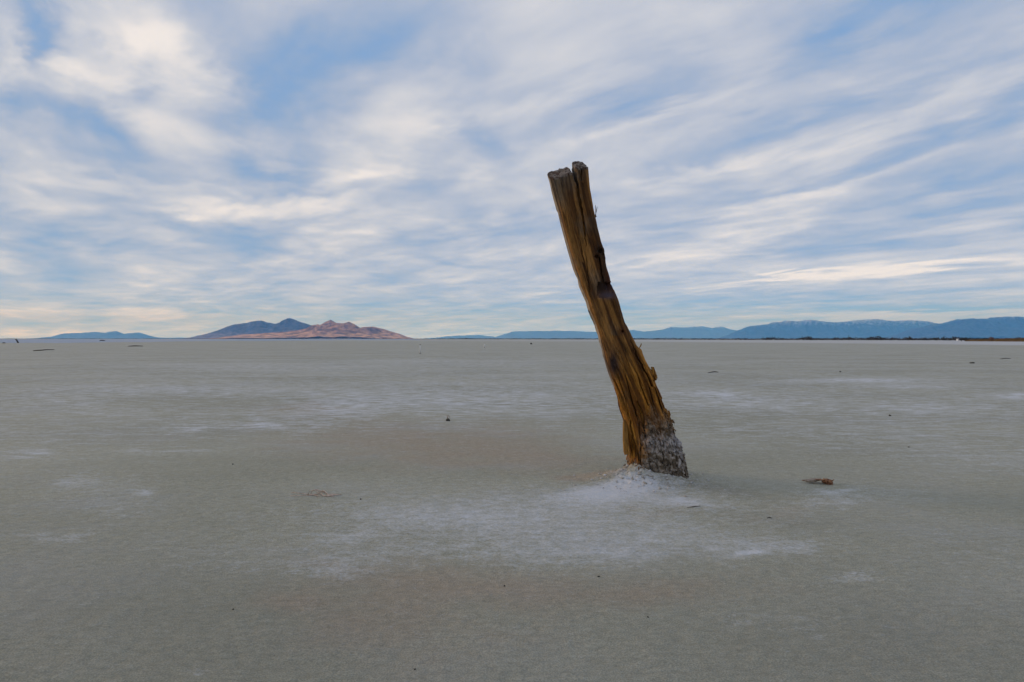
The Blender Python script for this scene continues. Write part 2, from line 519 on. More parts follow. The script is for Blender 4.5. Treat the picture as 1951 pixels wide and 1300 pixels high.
def build_ground():
    a_front = np.radians(np.linspace(-50, 50, 861))
    a_rest = np.radians(np.linspace(50, 310, 131))[1:-1]
    ang = np.concatenate([a_front, a_rest])
    r = [0.05, 0.2, 0.4, 0.6, 0.8, 0.95, 1.08, 1.18, 1.26, 1.32]
    while r[-1] < 24: r.append(r[-1] + (0.0085 if 3.75 < r[-1] < 5.1 else r[-1] * 0.0064))
    while r[-1] < 80000: r.append(r[-1] * 1.036)
    r = np.array(r)
    A, Rr = np.meshgrid(ang, r)
    x = (np.sin(A) * Rr).astype(np.float64); y = (np.cos(A) * Rr).astype(np.float64)
    near = 1 - sstep(15, 60, Rr)
    z = 0.010 * (fbm2(x * 0.9, y * 0.9, 3, 5) - 0.5) * near * sstep(0.8, 2, Rr)
    rip = fbm2(x * 9 + 0.6 * fbm2(x * 4, y * 4, 2, 61), y * 17 + 3 * x, 3, 21)
    z = z + 0.0075 * (rip - 0.5) * (1 - sstep(6, 14, Rr)) * (0.55 + 0.9 * fbm2(x * 0.7, y * 0.7, 2, 77))
    z = z + 0.0035 * (fbm2(x * 40, y * 55, 2, 31) - 0.5) * (1 - sstep(4, 9, Rr))
    mh = mound_height(x, y)
    z = z + mh
    md = np.exp(-(((x - X_at(1230, POST_Y)) / 0.5) ** 2 + ((y - POST_Y) / 0.35) ** 2))
    tight = np.exp(-(((x - X_at(1235, POST_Y)) / 0.30) ** 2 + ((y - POST_Y + 0.1) / 0.22) ** 2))
    lump = fbm2(x * 34 + 2 * fbm2(x * 12, y * 12, 2, 7), y * 34, 3, 97, 0.6)
    z = z + tight * 0.017 * (sstep(0.35, 0.75, lump) - 0.4)
    z = z + md * (0.030 * (fbm2(x * 20, y * 20, 4, 91, 0.6) - 0.5) + 0.020 * np.abs(fbm2(x * 50, y * 50, 2, 93) - 0.5))
    na, nr = len(ang), len(r)
    verts = np.stack([x, y, z], -1).reshape(-1, 3)
    verts = np.concatenate([verts, [[0, 0, 0]]])
    i = np.arange(nr - 1)[:, None] * na
    j = np.arange(na)[None, :]
    jn = (j + 1) % na
    quads = np.stack([i + j, i + jn, i + na + jn, i + na + j], -1).reshape(-1, 4)[:, ::-1]
    c = len(verts) - 1
    tris = np.stack([np.full(na, c), (np.arange(na) + 1) % na, np.arange(na)], -1)[:, ::-1]
    quads = quads[:, ::-1]; tris = tris[:, ::-1]
    me = mesh_np('ground', verts, quads=quads[:, ::-1], tris=tris)
    # where the salt lies: positions on the ground, found from the photograph
    X, Y = verts[:, 0], np.maximum(verts[:, 1], 0.3)
    wx = X + 0.12 * Y * (fbm2(X * 1.6 / (0.3 + 0.15 * Y), Y * 1.6 / (0.3 + 0.15 * Y), 3, 41) - 0.5)
    wy = Y + 0.14 * Y * (fbm2(X * 1.6 / (0.3 + 0.15 * Y) + 50, Y * 1.6 / (0.3 + 0.15 * Y), 3, 47) - 0.5)
    wy = np.maximum(wy, 0.3)
    px = CX + wx / wy * F; py = HY + H / wy * F
    salt = painted(px, py, SALT) + 0.30 * sstep(1.8, 11, np.hypot(X, Y))   # extra salt painted in with distance, standing in for lens falloff
    tan = painted(px, py, TAN)
    RR = np.hypot(verts[:, 0], verts[:, 1])
    front = verts[:, 1] > 0.5
    salt = np.where(front, salt, 0.2)
    tan = np.where(front, tan, 0.25)
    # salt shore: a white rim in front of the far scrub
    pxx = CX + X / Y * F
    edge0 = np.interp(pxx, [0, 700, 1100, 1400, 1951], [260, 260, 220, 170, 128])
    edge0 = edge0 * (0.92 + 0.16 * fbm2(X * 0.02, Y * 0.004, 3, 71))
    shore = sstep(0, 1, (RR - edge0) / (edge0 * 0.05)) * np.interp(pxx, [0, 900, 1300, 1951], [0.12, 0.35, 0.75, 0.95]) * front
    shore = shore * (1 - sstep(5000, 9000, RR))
    add_attr(me, 'salt', salt)  # salt crust plus the paling with distance painted for lens falloff
    add_attr(me, 'tan', tan)
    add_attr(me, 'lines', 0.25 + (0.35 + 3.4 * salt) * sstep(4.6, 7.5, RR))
    add_attr(me, 'shade_damp', np.where(front, painted(px, py, SHADE_DAMP) + 0.75 * (1 - sstep(1.4, 3.9, Y + 1.2 * (fbm2(X * 0.8, Y * 0.8, 3, 83) - 0.5))), 0))  # near ground also painted darker, standing in for lens falloff
    add_attr(me, 'shore', shore)
    m = Mat('playa_mud', rough=0.85, spec=0.25)
    p = m.pos()
    big = m.noise(m.scale(p, (0.5, 0.9, 1)), 0.5, 5, 0.55)
    mid = m.noise(m.scale(p, (1, 1.7, 1)), 2.2, 5, 0.6)
    grain = m.noise(p, 190, 3, 0.6)
    ripple = m.noise(m.scale(p, (1, 2.3, 1)), 16, 5, 0.62, 0.3)
    c = m.mix(m.range(big, 0.34, 0.66), GROUND_A, GROUND_B)
    tf = m.math('MULTIPLY_ADD', m.math('SUBTRACT', mid, 0.5), 0.9, m.attr('tan'))
    c = m.mix(m.range(tf, 0.05, 0.85), c, GROUND_TAN)
    c = m.mix(1.0, c, m.mix(m.range(grain, 0.3, 0.7), (0.70, 0.70, 0.70), (1.28, 1.28, 1.28)), 'MULTIPLY')
    c = m.mix(1.0, c, m.mix(m.range(ripple, 0.32, 0.68), (0.89, 0.89, 0.88), (1.09, 1.09, 1.10)), 'MULTIPLY')
    film = m.noise(m.scale(p, (0.7, 1.2, 1)), 0.8, 6, 0.62)
    c = m.mix(m.math('MULTIPLY', m.range(film, 0.45, 0.75), 0.30), c, GROUND_FILM)
    c = m.mix(m.math('MULTIPLY', m.attr('shade_damp'), 0.42), c, (0.13, 0.13, 0.115))  # painted shade, near darkening and damp all go into the mud colour
    speck = m.noise(p, 75, 2, 0.5)
    c = m.mix(m.range(speck, 0.74, 0.80), c, (0.10, 0.095, 0.085))
    # salt, with the extra painted for lens falloff: a film where there is much of it, crests and flecks where there is less
    streak = m.noise(m.scale(p, (1, 1.8, 1)), 10.0, 8, 0.72, 0.2)
    line = m.noise(m.scale(p, (0.8, 2.4, 1)), 3.4, 5, 0.62, 0.3)
    fleck = m.noise(m.scale(p, (1, 1.6, 1)), 55, 3, 0.6)
    far = m.noise(m.scale(p, (0.10, 1.0, 1)), 0.55, 6, 0.65)
    fleckw = m.math('MULTIPLY_ADD', m.math('SUBTRACT', fleck, 0.5), 1.25, m.math('MULTIPLY', m.math('SUBTRACT', streak, 0.5), 1.7))
    sv = m.math('ADD', m.math('MULTIPLY', m.attr('salt'), 0.95), m.math('MULTIPLY', fleckw, 0.85))
    sv = m.math('MULTIPLY_ADD', m.math('SUBTRACT', far, 0.5), 0.45, sv)
    sv = m.math('MULTIPLY_ADD', m.math('SUBTRACT', line, 0.5), m.attr('lines'), sv)
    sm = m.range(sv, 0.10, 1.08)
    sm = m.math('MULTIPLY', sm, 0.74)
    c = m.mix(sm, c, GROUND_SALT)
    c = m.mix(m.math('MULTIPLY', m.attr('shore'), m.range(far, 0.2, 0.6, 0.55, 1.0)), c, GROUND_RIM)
    m.color(c)
    m.L.new(m.range(sm, 0, 0.8, 0.86, 0.7), m.b.inputs['Roughness'])
    cell = m.voronoi(p, 48)
    hgt = m.math('ADD', m.math('MULTIPLY', ripple, 1.0), m.math('MULTIPLY', grain, 0.16))
    hgt = m.math('MULTIPLY_ADD', m.math('MULTIPLY', m.range(cell, 0.0, 0.12), sm), 0.14, hgt)
    m.normal(m.bump(hgt, 0.75, 0.013))
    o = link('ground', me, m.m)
    tag(o, kind='structure')
    return o


GROUND_A = (0.298, 0.287, 0.215)
GROUND_B = (0.362, 0.347, 0.270)
GROUND_TAN = (0.335, 0.280, 0.205)
GROUND_SALT = (0.66, 0.67, 0.71)
GROUND_FILM = (0.38, 0.385, 0.39)
GROUND_RIM = (0.50, 0.49, 0.49)
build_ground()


def build_water():
    """thin sheets of brine and wet mud lying on the far left of the flat"""
    V, Q = [], []
    for (px0, px1, ya, yb, n, sd) in ((-260, 430, 653.6, 646.3, 90, 1), (150, 800, 650.0, 646.2, 90, 2)):
        rows = []
        for i in range(n + 1):
            t = i / n
            px = px0 + (px1 - px0) * t
            taper = min(1, (1 - t) * 2.2)
            k = float(fbm2(np.array([t * 14.0]), np.array([sd * 3.0]), 4, 3)[0]) - 0.5
            y0 = HY + (ya - HY) * (0.55 + 0.45 * taper) + k * 1.6
            y1 = min(y0 - 0.2, yb)
            r0 = H * F / max(y0 - HY, 0.9); r1 = H * F / (y1 - HY)
            for s in range(5):
                rr = r0 * (r1 / r0) ** (s / 4)
                V.append((X_at(px, rr), rr, 0.012 if sd == 1 else 0.020))
        base = (sd - 1) * 91 * 5
        for i in range(n):
            for s in range(4):
                a = base + i * 5 + s
                Q.append((a, a + 5, a + 6, a + 1))
    me = mesh_np('shallow_water', V, quads=Q)
    m = Mat('brine', rough=0.22, spec=0.5)
    p = m.pos()
    n1 = m.noise(m.scale(p, (0.10, 0.6, 1)), 0.35, 5, 0.6)
    m.color(m.mix(m.range(n1, 0.35, 0.7), (0.12, 0.17, 0.25), (0.28, 0.31, 0.38)))
    m.L.new(m.range(n1, 0.3, 0.7, 0.25, 0.6), m.b.inputs['Roughness'])
    m.normal(m.bump(m.noise(m.scale(p, (1, 2, 1)), 3.0, 4, 0.6), 0.7, 0.06))
    tag(link('shallow_water', me, m.m), kind='structure')


build_water()


# ------------------------------------------------------------------ hills
def hill_mat(name, lowc, midc, rockc, snow=None, scale=1.0):
    m = Mat(name, rough=0.95, spec=0.1)
    p = m.pos()
    n = m.noise(p, 0.0016 * scale, 6, 0.6)
    n2 = m.noise(p, 0.006 * scale, 5, 0.6)
    rel = m.attr('rel')
    steep = m.attr('steep')
    c = m.mix(m.range(m.math('MULTIPLY_ADD', m.math('SUBTRACT', n, 0.5), 0.9, rel), 0.1, 0.55), lowc, midc)
    c = m.mix(m.range(m.math('MULTIPLY_ADD', m.math('SUBTRACT', n2, 0.5), 1.3, steep), 0.35, 0.75), c, rockc)
    c = m.mix(1.0, c, m.mix(m.range(n2, 0.36, 0.64), (0.42, 0.44, 0.48), (1.5, 1.46, 1.42)), 'MULTIPLY')  # light and dark of the slope relief painted in as noise
    if snow:
        sf = m.math('MULTIPLY_ADD', m.math('SUBTRACT', n2, 0.5), snow[2], m.attr('alt'))
        c = m.mix(m.math('MULTIPLY', m.range(sf, snow[0], snow[1]), snow[3]), c, (0.75, 0.78, 0.82))
    m.color(c)
    return m.m


def hill(dist, prof, df, db, mat, seed, rough=0.35, gul=900.0, nx=420, ny=110, jag=1.0):
    """a range of hills: the crest line follows prof (photo pixels), gullied slopes run down to the flat"""
    pp = np.array(prof, float)
    px = np.linspace(pp[0, 0], pp[-1, 0], nx)
    py = np.interp(px, pp[:, 0], pp[:, 1])
    py = py + 0.7 * jag * (noise2(px * 0.13, px * 0 + seed, seed) - 0.5) + 0.5 * jag * (noise2(px * 0.35, px * 0 + seed, seed + 3) - 0.5)
    crest = np.maximum((HY - py) / F * dist, 0)
    t = np.linspace(-1, 1, ny)
    P, T = np.meshgrid(px, t)
    Cr = np.tile(crest, (ny, 1))
    Y = dist + np.where(T < 0, T * df, T * db)
    Xc = (P - CX) / F * dist
    Xw = Xc + 0.0 * T
    # the crest wanders back and forth so that spurs show
    u = np.abs(T)
    n1 = 1 - np.abs(2 * fbm2(Xw / gul + 0.35 * T, Y / (gul * 2.6), 4, seed) - 1)
    n2 = fbm2(Xw / (gul * 2.2), Y / (gul * 3), 3, seed + 11)
    u2 = np.clip(u * (1 + 0.55 * (n2 - 0.5)), 0, 1)
    shape = (1 - u2) ** 1.25
    mod = np.clip(u2 * 5, 0, 1)
    Z = Cr * shape * (1 + rough * mod * (n1 - 0.62) * 1.6)
    Z = np.maximum(Z, 0) - 0.5 * (u > 0.985)
    # a slope nearer to the camera must not rise above the crest line
    lim = H + (Cr - H) * Y / dist * 0.985
    Z = np.where(np.abs(T) > 0.02, np.minimum(Z, np.maximum(lim, 0)), Z)
    verts = np.stack([Xw * (Y / dist) * 0.5 + Xw * 0.5, Y, Z], -1)
    gy, gx = np.gradient(Z)
    dx = abs(Xc[0, 1] - Xc[0, 0]); dy = max(df, db) / (ny / 2)
    steep = np.clip(np.hypot(gx / dx, gy / dy) * 1.3, 0, 1)
    verts = verts.reshape(-1, 3)
    i = np.arange(ny - 1)[:, None] * nx; j = np.arange(nx - 1)[None, :]
    quads = np.stack([i + j, i + j + 1, i + nx + j + 1, i + nx + j], -1).reshape(-1, 4)
    me = mesh_np('hills', verts, quads=quads)
    add_attr(me, 'rel', (Z / np.maximum(crest.max(), 1)).ravel())
    add_attr(me, 'alt', (Z / max(crest.max(), 1)).ravel())
    add_attr(me, 'steep', steep.ravel())
    o = link('hills', me, mat)
    tag(o, kind='structure')
    return o


TAN_HILL = hill_mat('sunlit_grass_slope', (0.56, 0.31, 0.175), (0.46, 0.245, 0.145), (0.27, 0.155, 0.11))  # tan grass with the warm sunlight painted into its colour
SHADED_HILL = hill_mat('cloud_shaded_slope', (0.19, 0.135, 0.12), (0.105, 0.082, 0.085), (0.075, 0.062, 0.07))  # island slope with the cloud shadow painted into its colour
FAR_HILL = hill_mat('far_slope', (0.10, 0.12, 0.14), (0.09, 0.11, 0.13), (0.06, 0.07, 0.09), snow=(0.80, 1.05, 0.9, 0.5))
SNOW_HILL = hill_mat('snowy_slope', (0.05, 0.07, 0.09), (0.05, 0.07, 0.09), (0.03, 0.045, 0.06), snow=(0.60, 1.10, 1.0, 0.50))
BLUE_HILL = hill_mat('forest_slope', (0.05, 0.06, 0.075), (0.04, 0.055, 0.07), (0.03, 0.04, 0.06), snow=(0.85, 1.1, 1.1, 0.5))

hill(32000, [(60, 646), (92, 644), (112, 639.5), (121, 636.3), (138, 634.8), (159, 634), (181, 632), (200, 634), (220, 631), (235, 636), (248, 634.8), (267, 633.7), (280, 638.4), (291, 643.5), (320, 644.2), (345, 643.6), (380, 645), (395, 646)],
     2600, 3000, FAR_HILL, 3, 0.3, 1500, nx=300, ny=60)
hill(17500, [(362, 646), (369, 645), (384, 639.5), (407, 633.6), (431, 623), (447, 618.3), (473, 614.8), (483, 612.4), (497, 610.7), (511, 614.3), (523, 617.4), (532, 616), (544, 610), (552, 606.3), (563, 610), (575, 615), (584, 616.4), (596, 621), (620, 626), (660, 632), (700, 640), (720, 646)],
     1700, 2000, SHADED_HILL, 12, 0.5, 620)
hill(10500, [(385, 646), (414, 644.6), (459, 638.6), (506, 635), (548, 632.2), (586, 626.3), (598, 620.7), (605, 617.6), (610, 619), (619, 613.6), (630, 608.8), (640.6, 615.6), (655, 616), (665, 612.4), (674, 617), (687, 625.2), (697, 623), (711, 622.3), (728, 626.5), (742, 631), (761, 636), (775, 641.5), (786, 645.5), (790, 646)],
     1300, 1200, TAN_HILL, 23, 0.6, 420, nx=520, jag=0.5)
hill(47000, [(800, 646), (833, 643.5), (849, 641), (882, 639.4), (915, 638), (927, 640), (944, 642), (960, 645), (966, 646)], 2000, 2000, FAR_HILL, 31, 0.3, 1800, nx=120, ny=40)
hill(44000, [(905, 646), (930, 644), (944, 642), (960, 637), (976, 632), (1005, 630.8), (1056, 630.3), (1097, 630.8), (1136, 632.8), (1170, 630), (1207, 629), (1227, 632), (1262, 628), (1278, 622.8), (1303, 623.8), (1336, 621.6), (1356, 624.4), (1375, 621.6), (1389, 627), (1406, 630), (1450, 636), (1520, 646)],
     3500, 3500, FAR_HILL, 41, 0.4, 2200, nx=420, ny=70)
hill(31000, [(1370, 646), (1395, 637), (1406, 629), (1424, 623.8), (1438, 620.6), (1457, 619), (1475, 614.6), (1496, 611), (1520, 612), (1537, 609.5), (1559, 611), (1592, 614), (1630, 611), (1668, 608), (1700, 612), (1725, 610.5), (1756, 611), (1787, 616), (1830, 622), (1900, 634), (1990, 646)],
     3000, 3000, SNOW_HILL, 53, 0.9, 700, nx=520, ny=90, jag=0.8)
hill(23000, [(1690, 646), (1746, 626), (1795, 616), (1824, 608), (1850, 607.5), (1879, 606.8), (1895, 605), (1910, 604), (1951, 603.8), (2010, 599), (2090, 604), (2200, 612), (2330, 630), (2450, 646)],
     2300, 2600, BLUE_HILL, 67, 0.9, 650, nx=520, ny=90, jag=0.7)


# ------------------------------------------------------------------ far shore: scrub, reeds, shrubs, a hut
def leaf_mat(name, a, b):
    m = Mat(name, rough=0.9, spec=0.15)
    m.color(m.mix(m.range(m.noise(m.pos(), 1.3, 3), 0.35, 0.65), a, b))
    return m.m


SCRUB = leaf_mat('scrub_leaf', (0.030, 0.030, 0.026), (0.055, 0.048, 0.036))
REED = leaf_mat('reed_straw', (0.17, 0.085, 0.025), (0.30, 0.17, 0.055))
BARK = leaf_mat('shrub_bark', (0.06, 0.045, 0.035), (0.09, 0.07, 0.05))
RUST = leaf_mat('rusty_twigs', (0.16, 0.07, 0.035), (0.22, 0.11, 0.05))


def leaves(V, T, cx, cy, z0, w, h, n, lean=0.35, leaf=0.22):
    for _ in range(n):
        a = random.uniform(0, 6.283)
        q = math.sqrt(random.random())
        x = cx + math.cos(a) * q * w * 0.5
        y = cy + math.sin(a) * q * w * 0.5
        z = z0 + h * random.random() * (1 - 0.55 * q * q)
        s = leaf * h * random.uniform(0.6, 1.5)
        b = len(V)
        for k in range(3):
            V.append((x + random.uniform(-1, 1) * s, y + random.uniform(-1, 1) * s, max(z0, z + random.uniform(-1, 1.1) * s * (1 + lean))))
        T.append((b, b + 1, b + 2))


def build_scrub():
    V, T = [], []
    px = -150.0
    while px < 2050:
        d = float(np.interp(px, [-150, 300, 800, 1100, 1400, 1800, 2050], [2400, 1900, 1100, 760, 480, 360, 330])) * random.uniform(0.95, 1.08)
        hp = float(np.interp(px, [-150, 800, 830, 1200, 1400, 1550, 2050], [0.9, 1.0, 1.7, 1.9, 2.2, 3.2, 3.2]))
        lump = float(fbm2(np.array([px * 0.045]), np.array([2.0]), 3, 8)[0])
        hp *= 0.55 + 0.9 * lump
        if px > 1440 and lump > 0.62: hp *= 1.35
        h = max(hp, 0.7) / F * d + H * 0.0 + (HY - HY)
        gy = H / d * F                     # pixels the foot lies under the horizon
        h = (hp + gy * 0.55) / F * d
        w = 1.6 / F * d
        leaves(V, T, X_at(px, d), d, 0.0, w * 1.5, h, 9, leaf=0.22)
        px += random.uniform(0.35, 0.8)
    me = mesh_np('shore_scrub', V, tris=T, smooth=False)
    tag(link('shore_scrub', me, SCRUB), label='dark low scrub along the far shore', kind='stuff')
    V, T = [], []
    for i in range(5200):
        px = random.uniform(1838, 2080)
        k = (px - 1838) / 242
        d = random.uniform(205, 262) + 26 * (1 - min(1, k * 2.5))
        h = random.uniform(0.45, 1.0) * (0.55 + 0.75 * min(1, k * 2.0)) * (0.75 + 0.6 * float(noise2(np.array([px * 0.06]), np.array([d * 0.03]), 5)[0]))
        x = X_at(px, d)
        lx = random.uniform(-0.18, 0.18)
        b = len(V)
        V += [(x - 0.035, d, 0), (x + 0.035, d + 0.02, 0), (x + lx, d + random.uniform(-.15, .15), h)]
        T.append((b, b + 1, b + 2))
        if random.random() < 0.5:
            b = len(V)
            V += [(x + lx * 0.6 - 0.06, d, h * 0.7), (x + lx * 0.6 + 0.06, d + 0.03, h * 0.72), (x + lx * 1.2, d, h * 1.18)]
            T.append((b, b + 1, b + 2))
    me = mesh_np('shore_reeds', V, tris=T, smooth=False)
    tag(link('shore_reeds', me, REED), label='orange brown dry reeds on the far right shore', kind='stuff')


build_scrub()


def tube(V, Q, pts, radii, sides=6, seed=0, wob=0.0):
    pts = [Vector(p) for p in pts]
    b0 = len(V)
    rnd = random.Random(seed)
    for i, p in enumerate(pts):
        t = (pts[min(i + 1, len(pts) - 1)] - pts[max(i - 1, 0)]).normalized()
        up = Vector((0, 0, 1)) if abs(t.z) < 0.9 else Vector((1, 0, 0))
        s = t.cross(up).normalized(); u = s.cross(t).normalized()
        for k in range(sides):
            a = 2 * math.pi * k / sides
            r = radii[i] * (1 + wob * rnd.uniform(-1, 1))
            V.append(tuple(p + (s * math.cos(a) + u * math.sin(a)) * r))
    for i in range(len(pts) - 1):
        for k in range(sides):
            a = b0 + i * sides + k; b = b0 + i * sides + (k + 1) % sides
            Q.append((a, b, b + sides, a + sides))
    n = len(V)
    V.append(tuple(pts[0])); V.append(tuple(pts[-1]))
    e = b0 + (len(pts) - 1) * sides
    caps = []
    for k in range(sides):
        caps.append((n, b0 + (k + 1) % sides, b0 + k))
        caps.append((n + 1, e + k, e + (k + 1) % sides))
    return caps


def tube_obj(name, branches, mat, parent=None, loc=None, sides=6, wob=0.12):
    V, Q, T = [], [], []
    for i, (pts, radii) in enumerate(branches):
        T += tube(V, Q, pts, radii, sides, i, wob)
    me = mesh_np(name, V, quads=Q, tris=T)
    return link(name, me, mat, parent, loc)


def shrub(px, d, h_px, w_px, mat, label):
    base = Vector((X_at(px, d), d, 0))
    root = empty('shrub', base, label=label, cat='shrub', group='shrubs on the far right shore')
    h, w = h_px / F * d, w_px / F * d
    V, T = [], []
    leaves(V, T, 0, 0, h * 0.18, w, h * 0.85, 150, leaf=0.13)
    link('crown', mesh_np('crown', V, tris=T, smooth=False), mat, root)
    br = []
    for k in range(5):
        a = k * 1.257
        br.append(([(0, 0, 0), (math.cos(a) * w * .12, math.sin(a) * w * .12, h * .35), (math.cos(a) * w * .3, math.sin(a) * w * .3, h * .75)], [h * .035, h * .025, h * .01]))
    tube_obj('trunk', br, BARK, root, sides=5)


shrub(1832, 240, 7.5, 10, SCRUB, 'dark shrub just right of the tiny white hut on the far shore')
shrub(1840.5, 238, 7.5, 7, SCRUB, 'dark shrub at the left end of the orange brown reeds')
shrub(1889, 226, 8.5, 8, RUST, 'rust brown shrub standing up in the middle of the far reeds')
shrub(1914, 226, 7.0, 20, RUST, 'low wide rust coloured shrub among the far reeds')
shrub(1938, 226, 8.0, 15, SCRUB, 'grey brown shrub behind the reeds near the edge of the picture')
shrub(1952, 232, 7.5, 11, SCRUB, 'blackish shrub behind the reeds, cut by the right edge of the picture')
shrub(1655, 345, 5.6, 9, SCRUB, 'small dark shrub rising above the scrub line under the snowy range')
shrub(1555, 400, 4.6, 12, SCRUB, 'small dark shrub at the end of the scrub, furthest left of the shrubs')
shrub(1785, 330, 6.0, 12, SCRUB, 'rounded dark shrub left of the tiny white hut')


def build_hut():
    d = 300.0
    root = empty('white_hut', (X_at(1825, d), d, 0), label='tiny white hut on the far shore at the start of the reeds', cat='hut')
    wm = Mat('white_boards', 0.7); wm.color(wm.mix(wm.noise(wm.obj(), 6, 3), (0.72, 0.72, 0.70), (0.82, 0.82, 0.80)))
    rm = Mat('grey_roof', 0.8); rm.color(rm.mix(rm.noise(rm.obj(), 8, 3), (0.16, 0.16, 0.17), (0.24, 0.24, 0.25)))
    w, dp, h = 0.42, 0.5, 0.95
    V = [(-w, -dp, 0), (w, -dp, 0), (w, dp, 0), (-w, dp, 0), (-w, -dp, h), (w, -dp, h), (w, dp, h), (-w, dp, h), (0, -dp, h + .28), (0, dp, h + .28)]
    me = mesh_np('wall', V, quads=[(0, 1, 5, 4), (1, 2, 6, 5), (2, 3, 7, 6), (3, 0, 4, 7)], tris=[(4, 5, 8), (6, 7, 9)], smooth=False)
    link('wall', me, wm.m, root)
    e = 0.08
    V, Q = [], []
    for s in (-1, 1):
        b = len(V)
        for zo in (0.012, 0.05):
            V += [(0, -dp - e, h + .28 + zo), (0, dp + e, h + .28 + zo), (s * (w + e), dp + e, h - .05 + zo), (s * (w + e), -dp - e, h - .05 + zo)]
        Q += [(b, b + 1, b + 2, b + 3), (b + 4, b + 5, b + 6, b + 7), (b, b + 1, b + 5, b + 4), (b + 1, b + 2, b + 6, b + 5), (b + 2, b + 3, b + 7, b + 6), (b + 3, b, b + 4, b + 7)]
    link('roof', mesh_np('roof', V, quads=Q, smooth=False), rm.m, root)
    V = [(-.13, -dp - .02, .0), (.13, -dp - .02, .0), (.13, -dp - .02, .66), (-.13, -dp - .02, .66), (-.13, -dp - .004, .0), (.13, -dp - .004, .0), (.13, -dp - .004, .66), (-.13, -dp - .004, .66)]
    link('door', mesh_np('door', V, quads=[(0, 1, 2, 3), (0, 4, 5, 1), (1, 5, 6, 2), (2, 6, 7, 3), (3, 7, 4, 0)], smooth=False), rm.m, root)


build_hut()


# ------------------------------------------------------------------ the leaning timber
def sdf_mesh(arr, origin, vox, iso=0.0):
    g = vdb.FloatGrid(1.0)
    g.copyFromArray(np.ascontiguousarray(arr.astype(np.float32)))
    pts, tri, quad = g.convertToPolygons(isovalue=iso, adaptivity=0.0)
    pts = np.asarray(pts, np.float64) * vox + np.asarray(origin)
    return pts, np.asarray(quad, np.int32).reshape(-1, 4), np.asarray(tri, np.int32).reshape(-1, 3)


LEFT = [(1041, 300), (1044.5, 328), (1053, 364), (1064, 401), (1074, 438), (1084, 475), (1095, 512), (1102, 530), (1106, 545), (1119.5, 574), (1124, 592), (1136, 620), (1144, 648), (1149, 666), (1153, 685), (1159, 703), (1164, 718), (1171, 736), (1178, 757), (1182, 778), (1190, 801), (1197, 830), (1202, 863), (1202, 890), (1204, 915), (1210, 945)]
RIGHT = [(1117, 300), (1121, 321), (1125.5, 364), (1129, 385), (1132, 401), (1135, 415), (1140, 438), (1144, 452), (1149, 475), (1157, 512), (1163, 530), (1167, 545), (1179, 574), (1184, 592), (1191.5, 616), (1195, 622), (1208, 648), (1216, 661), (1222, 666), (1228, 685), (1240, 703), (1251, 719), (1252, 721), (1247.5, 725), (1250, 732), (1255, 742), (1261.5, 757), (1260, 760), (1266, 775), (1270, 779), (1274, 792), (1277, 801), (1279, 812), (1283, 828), (1289, 840), (1294, 855), (1297, 866), (1300, 885), (1304, 905), (1309, 920), (1316, 945)]


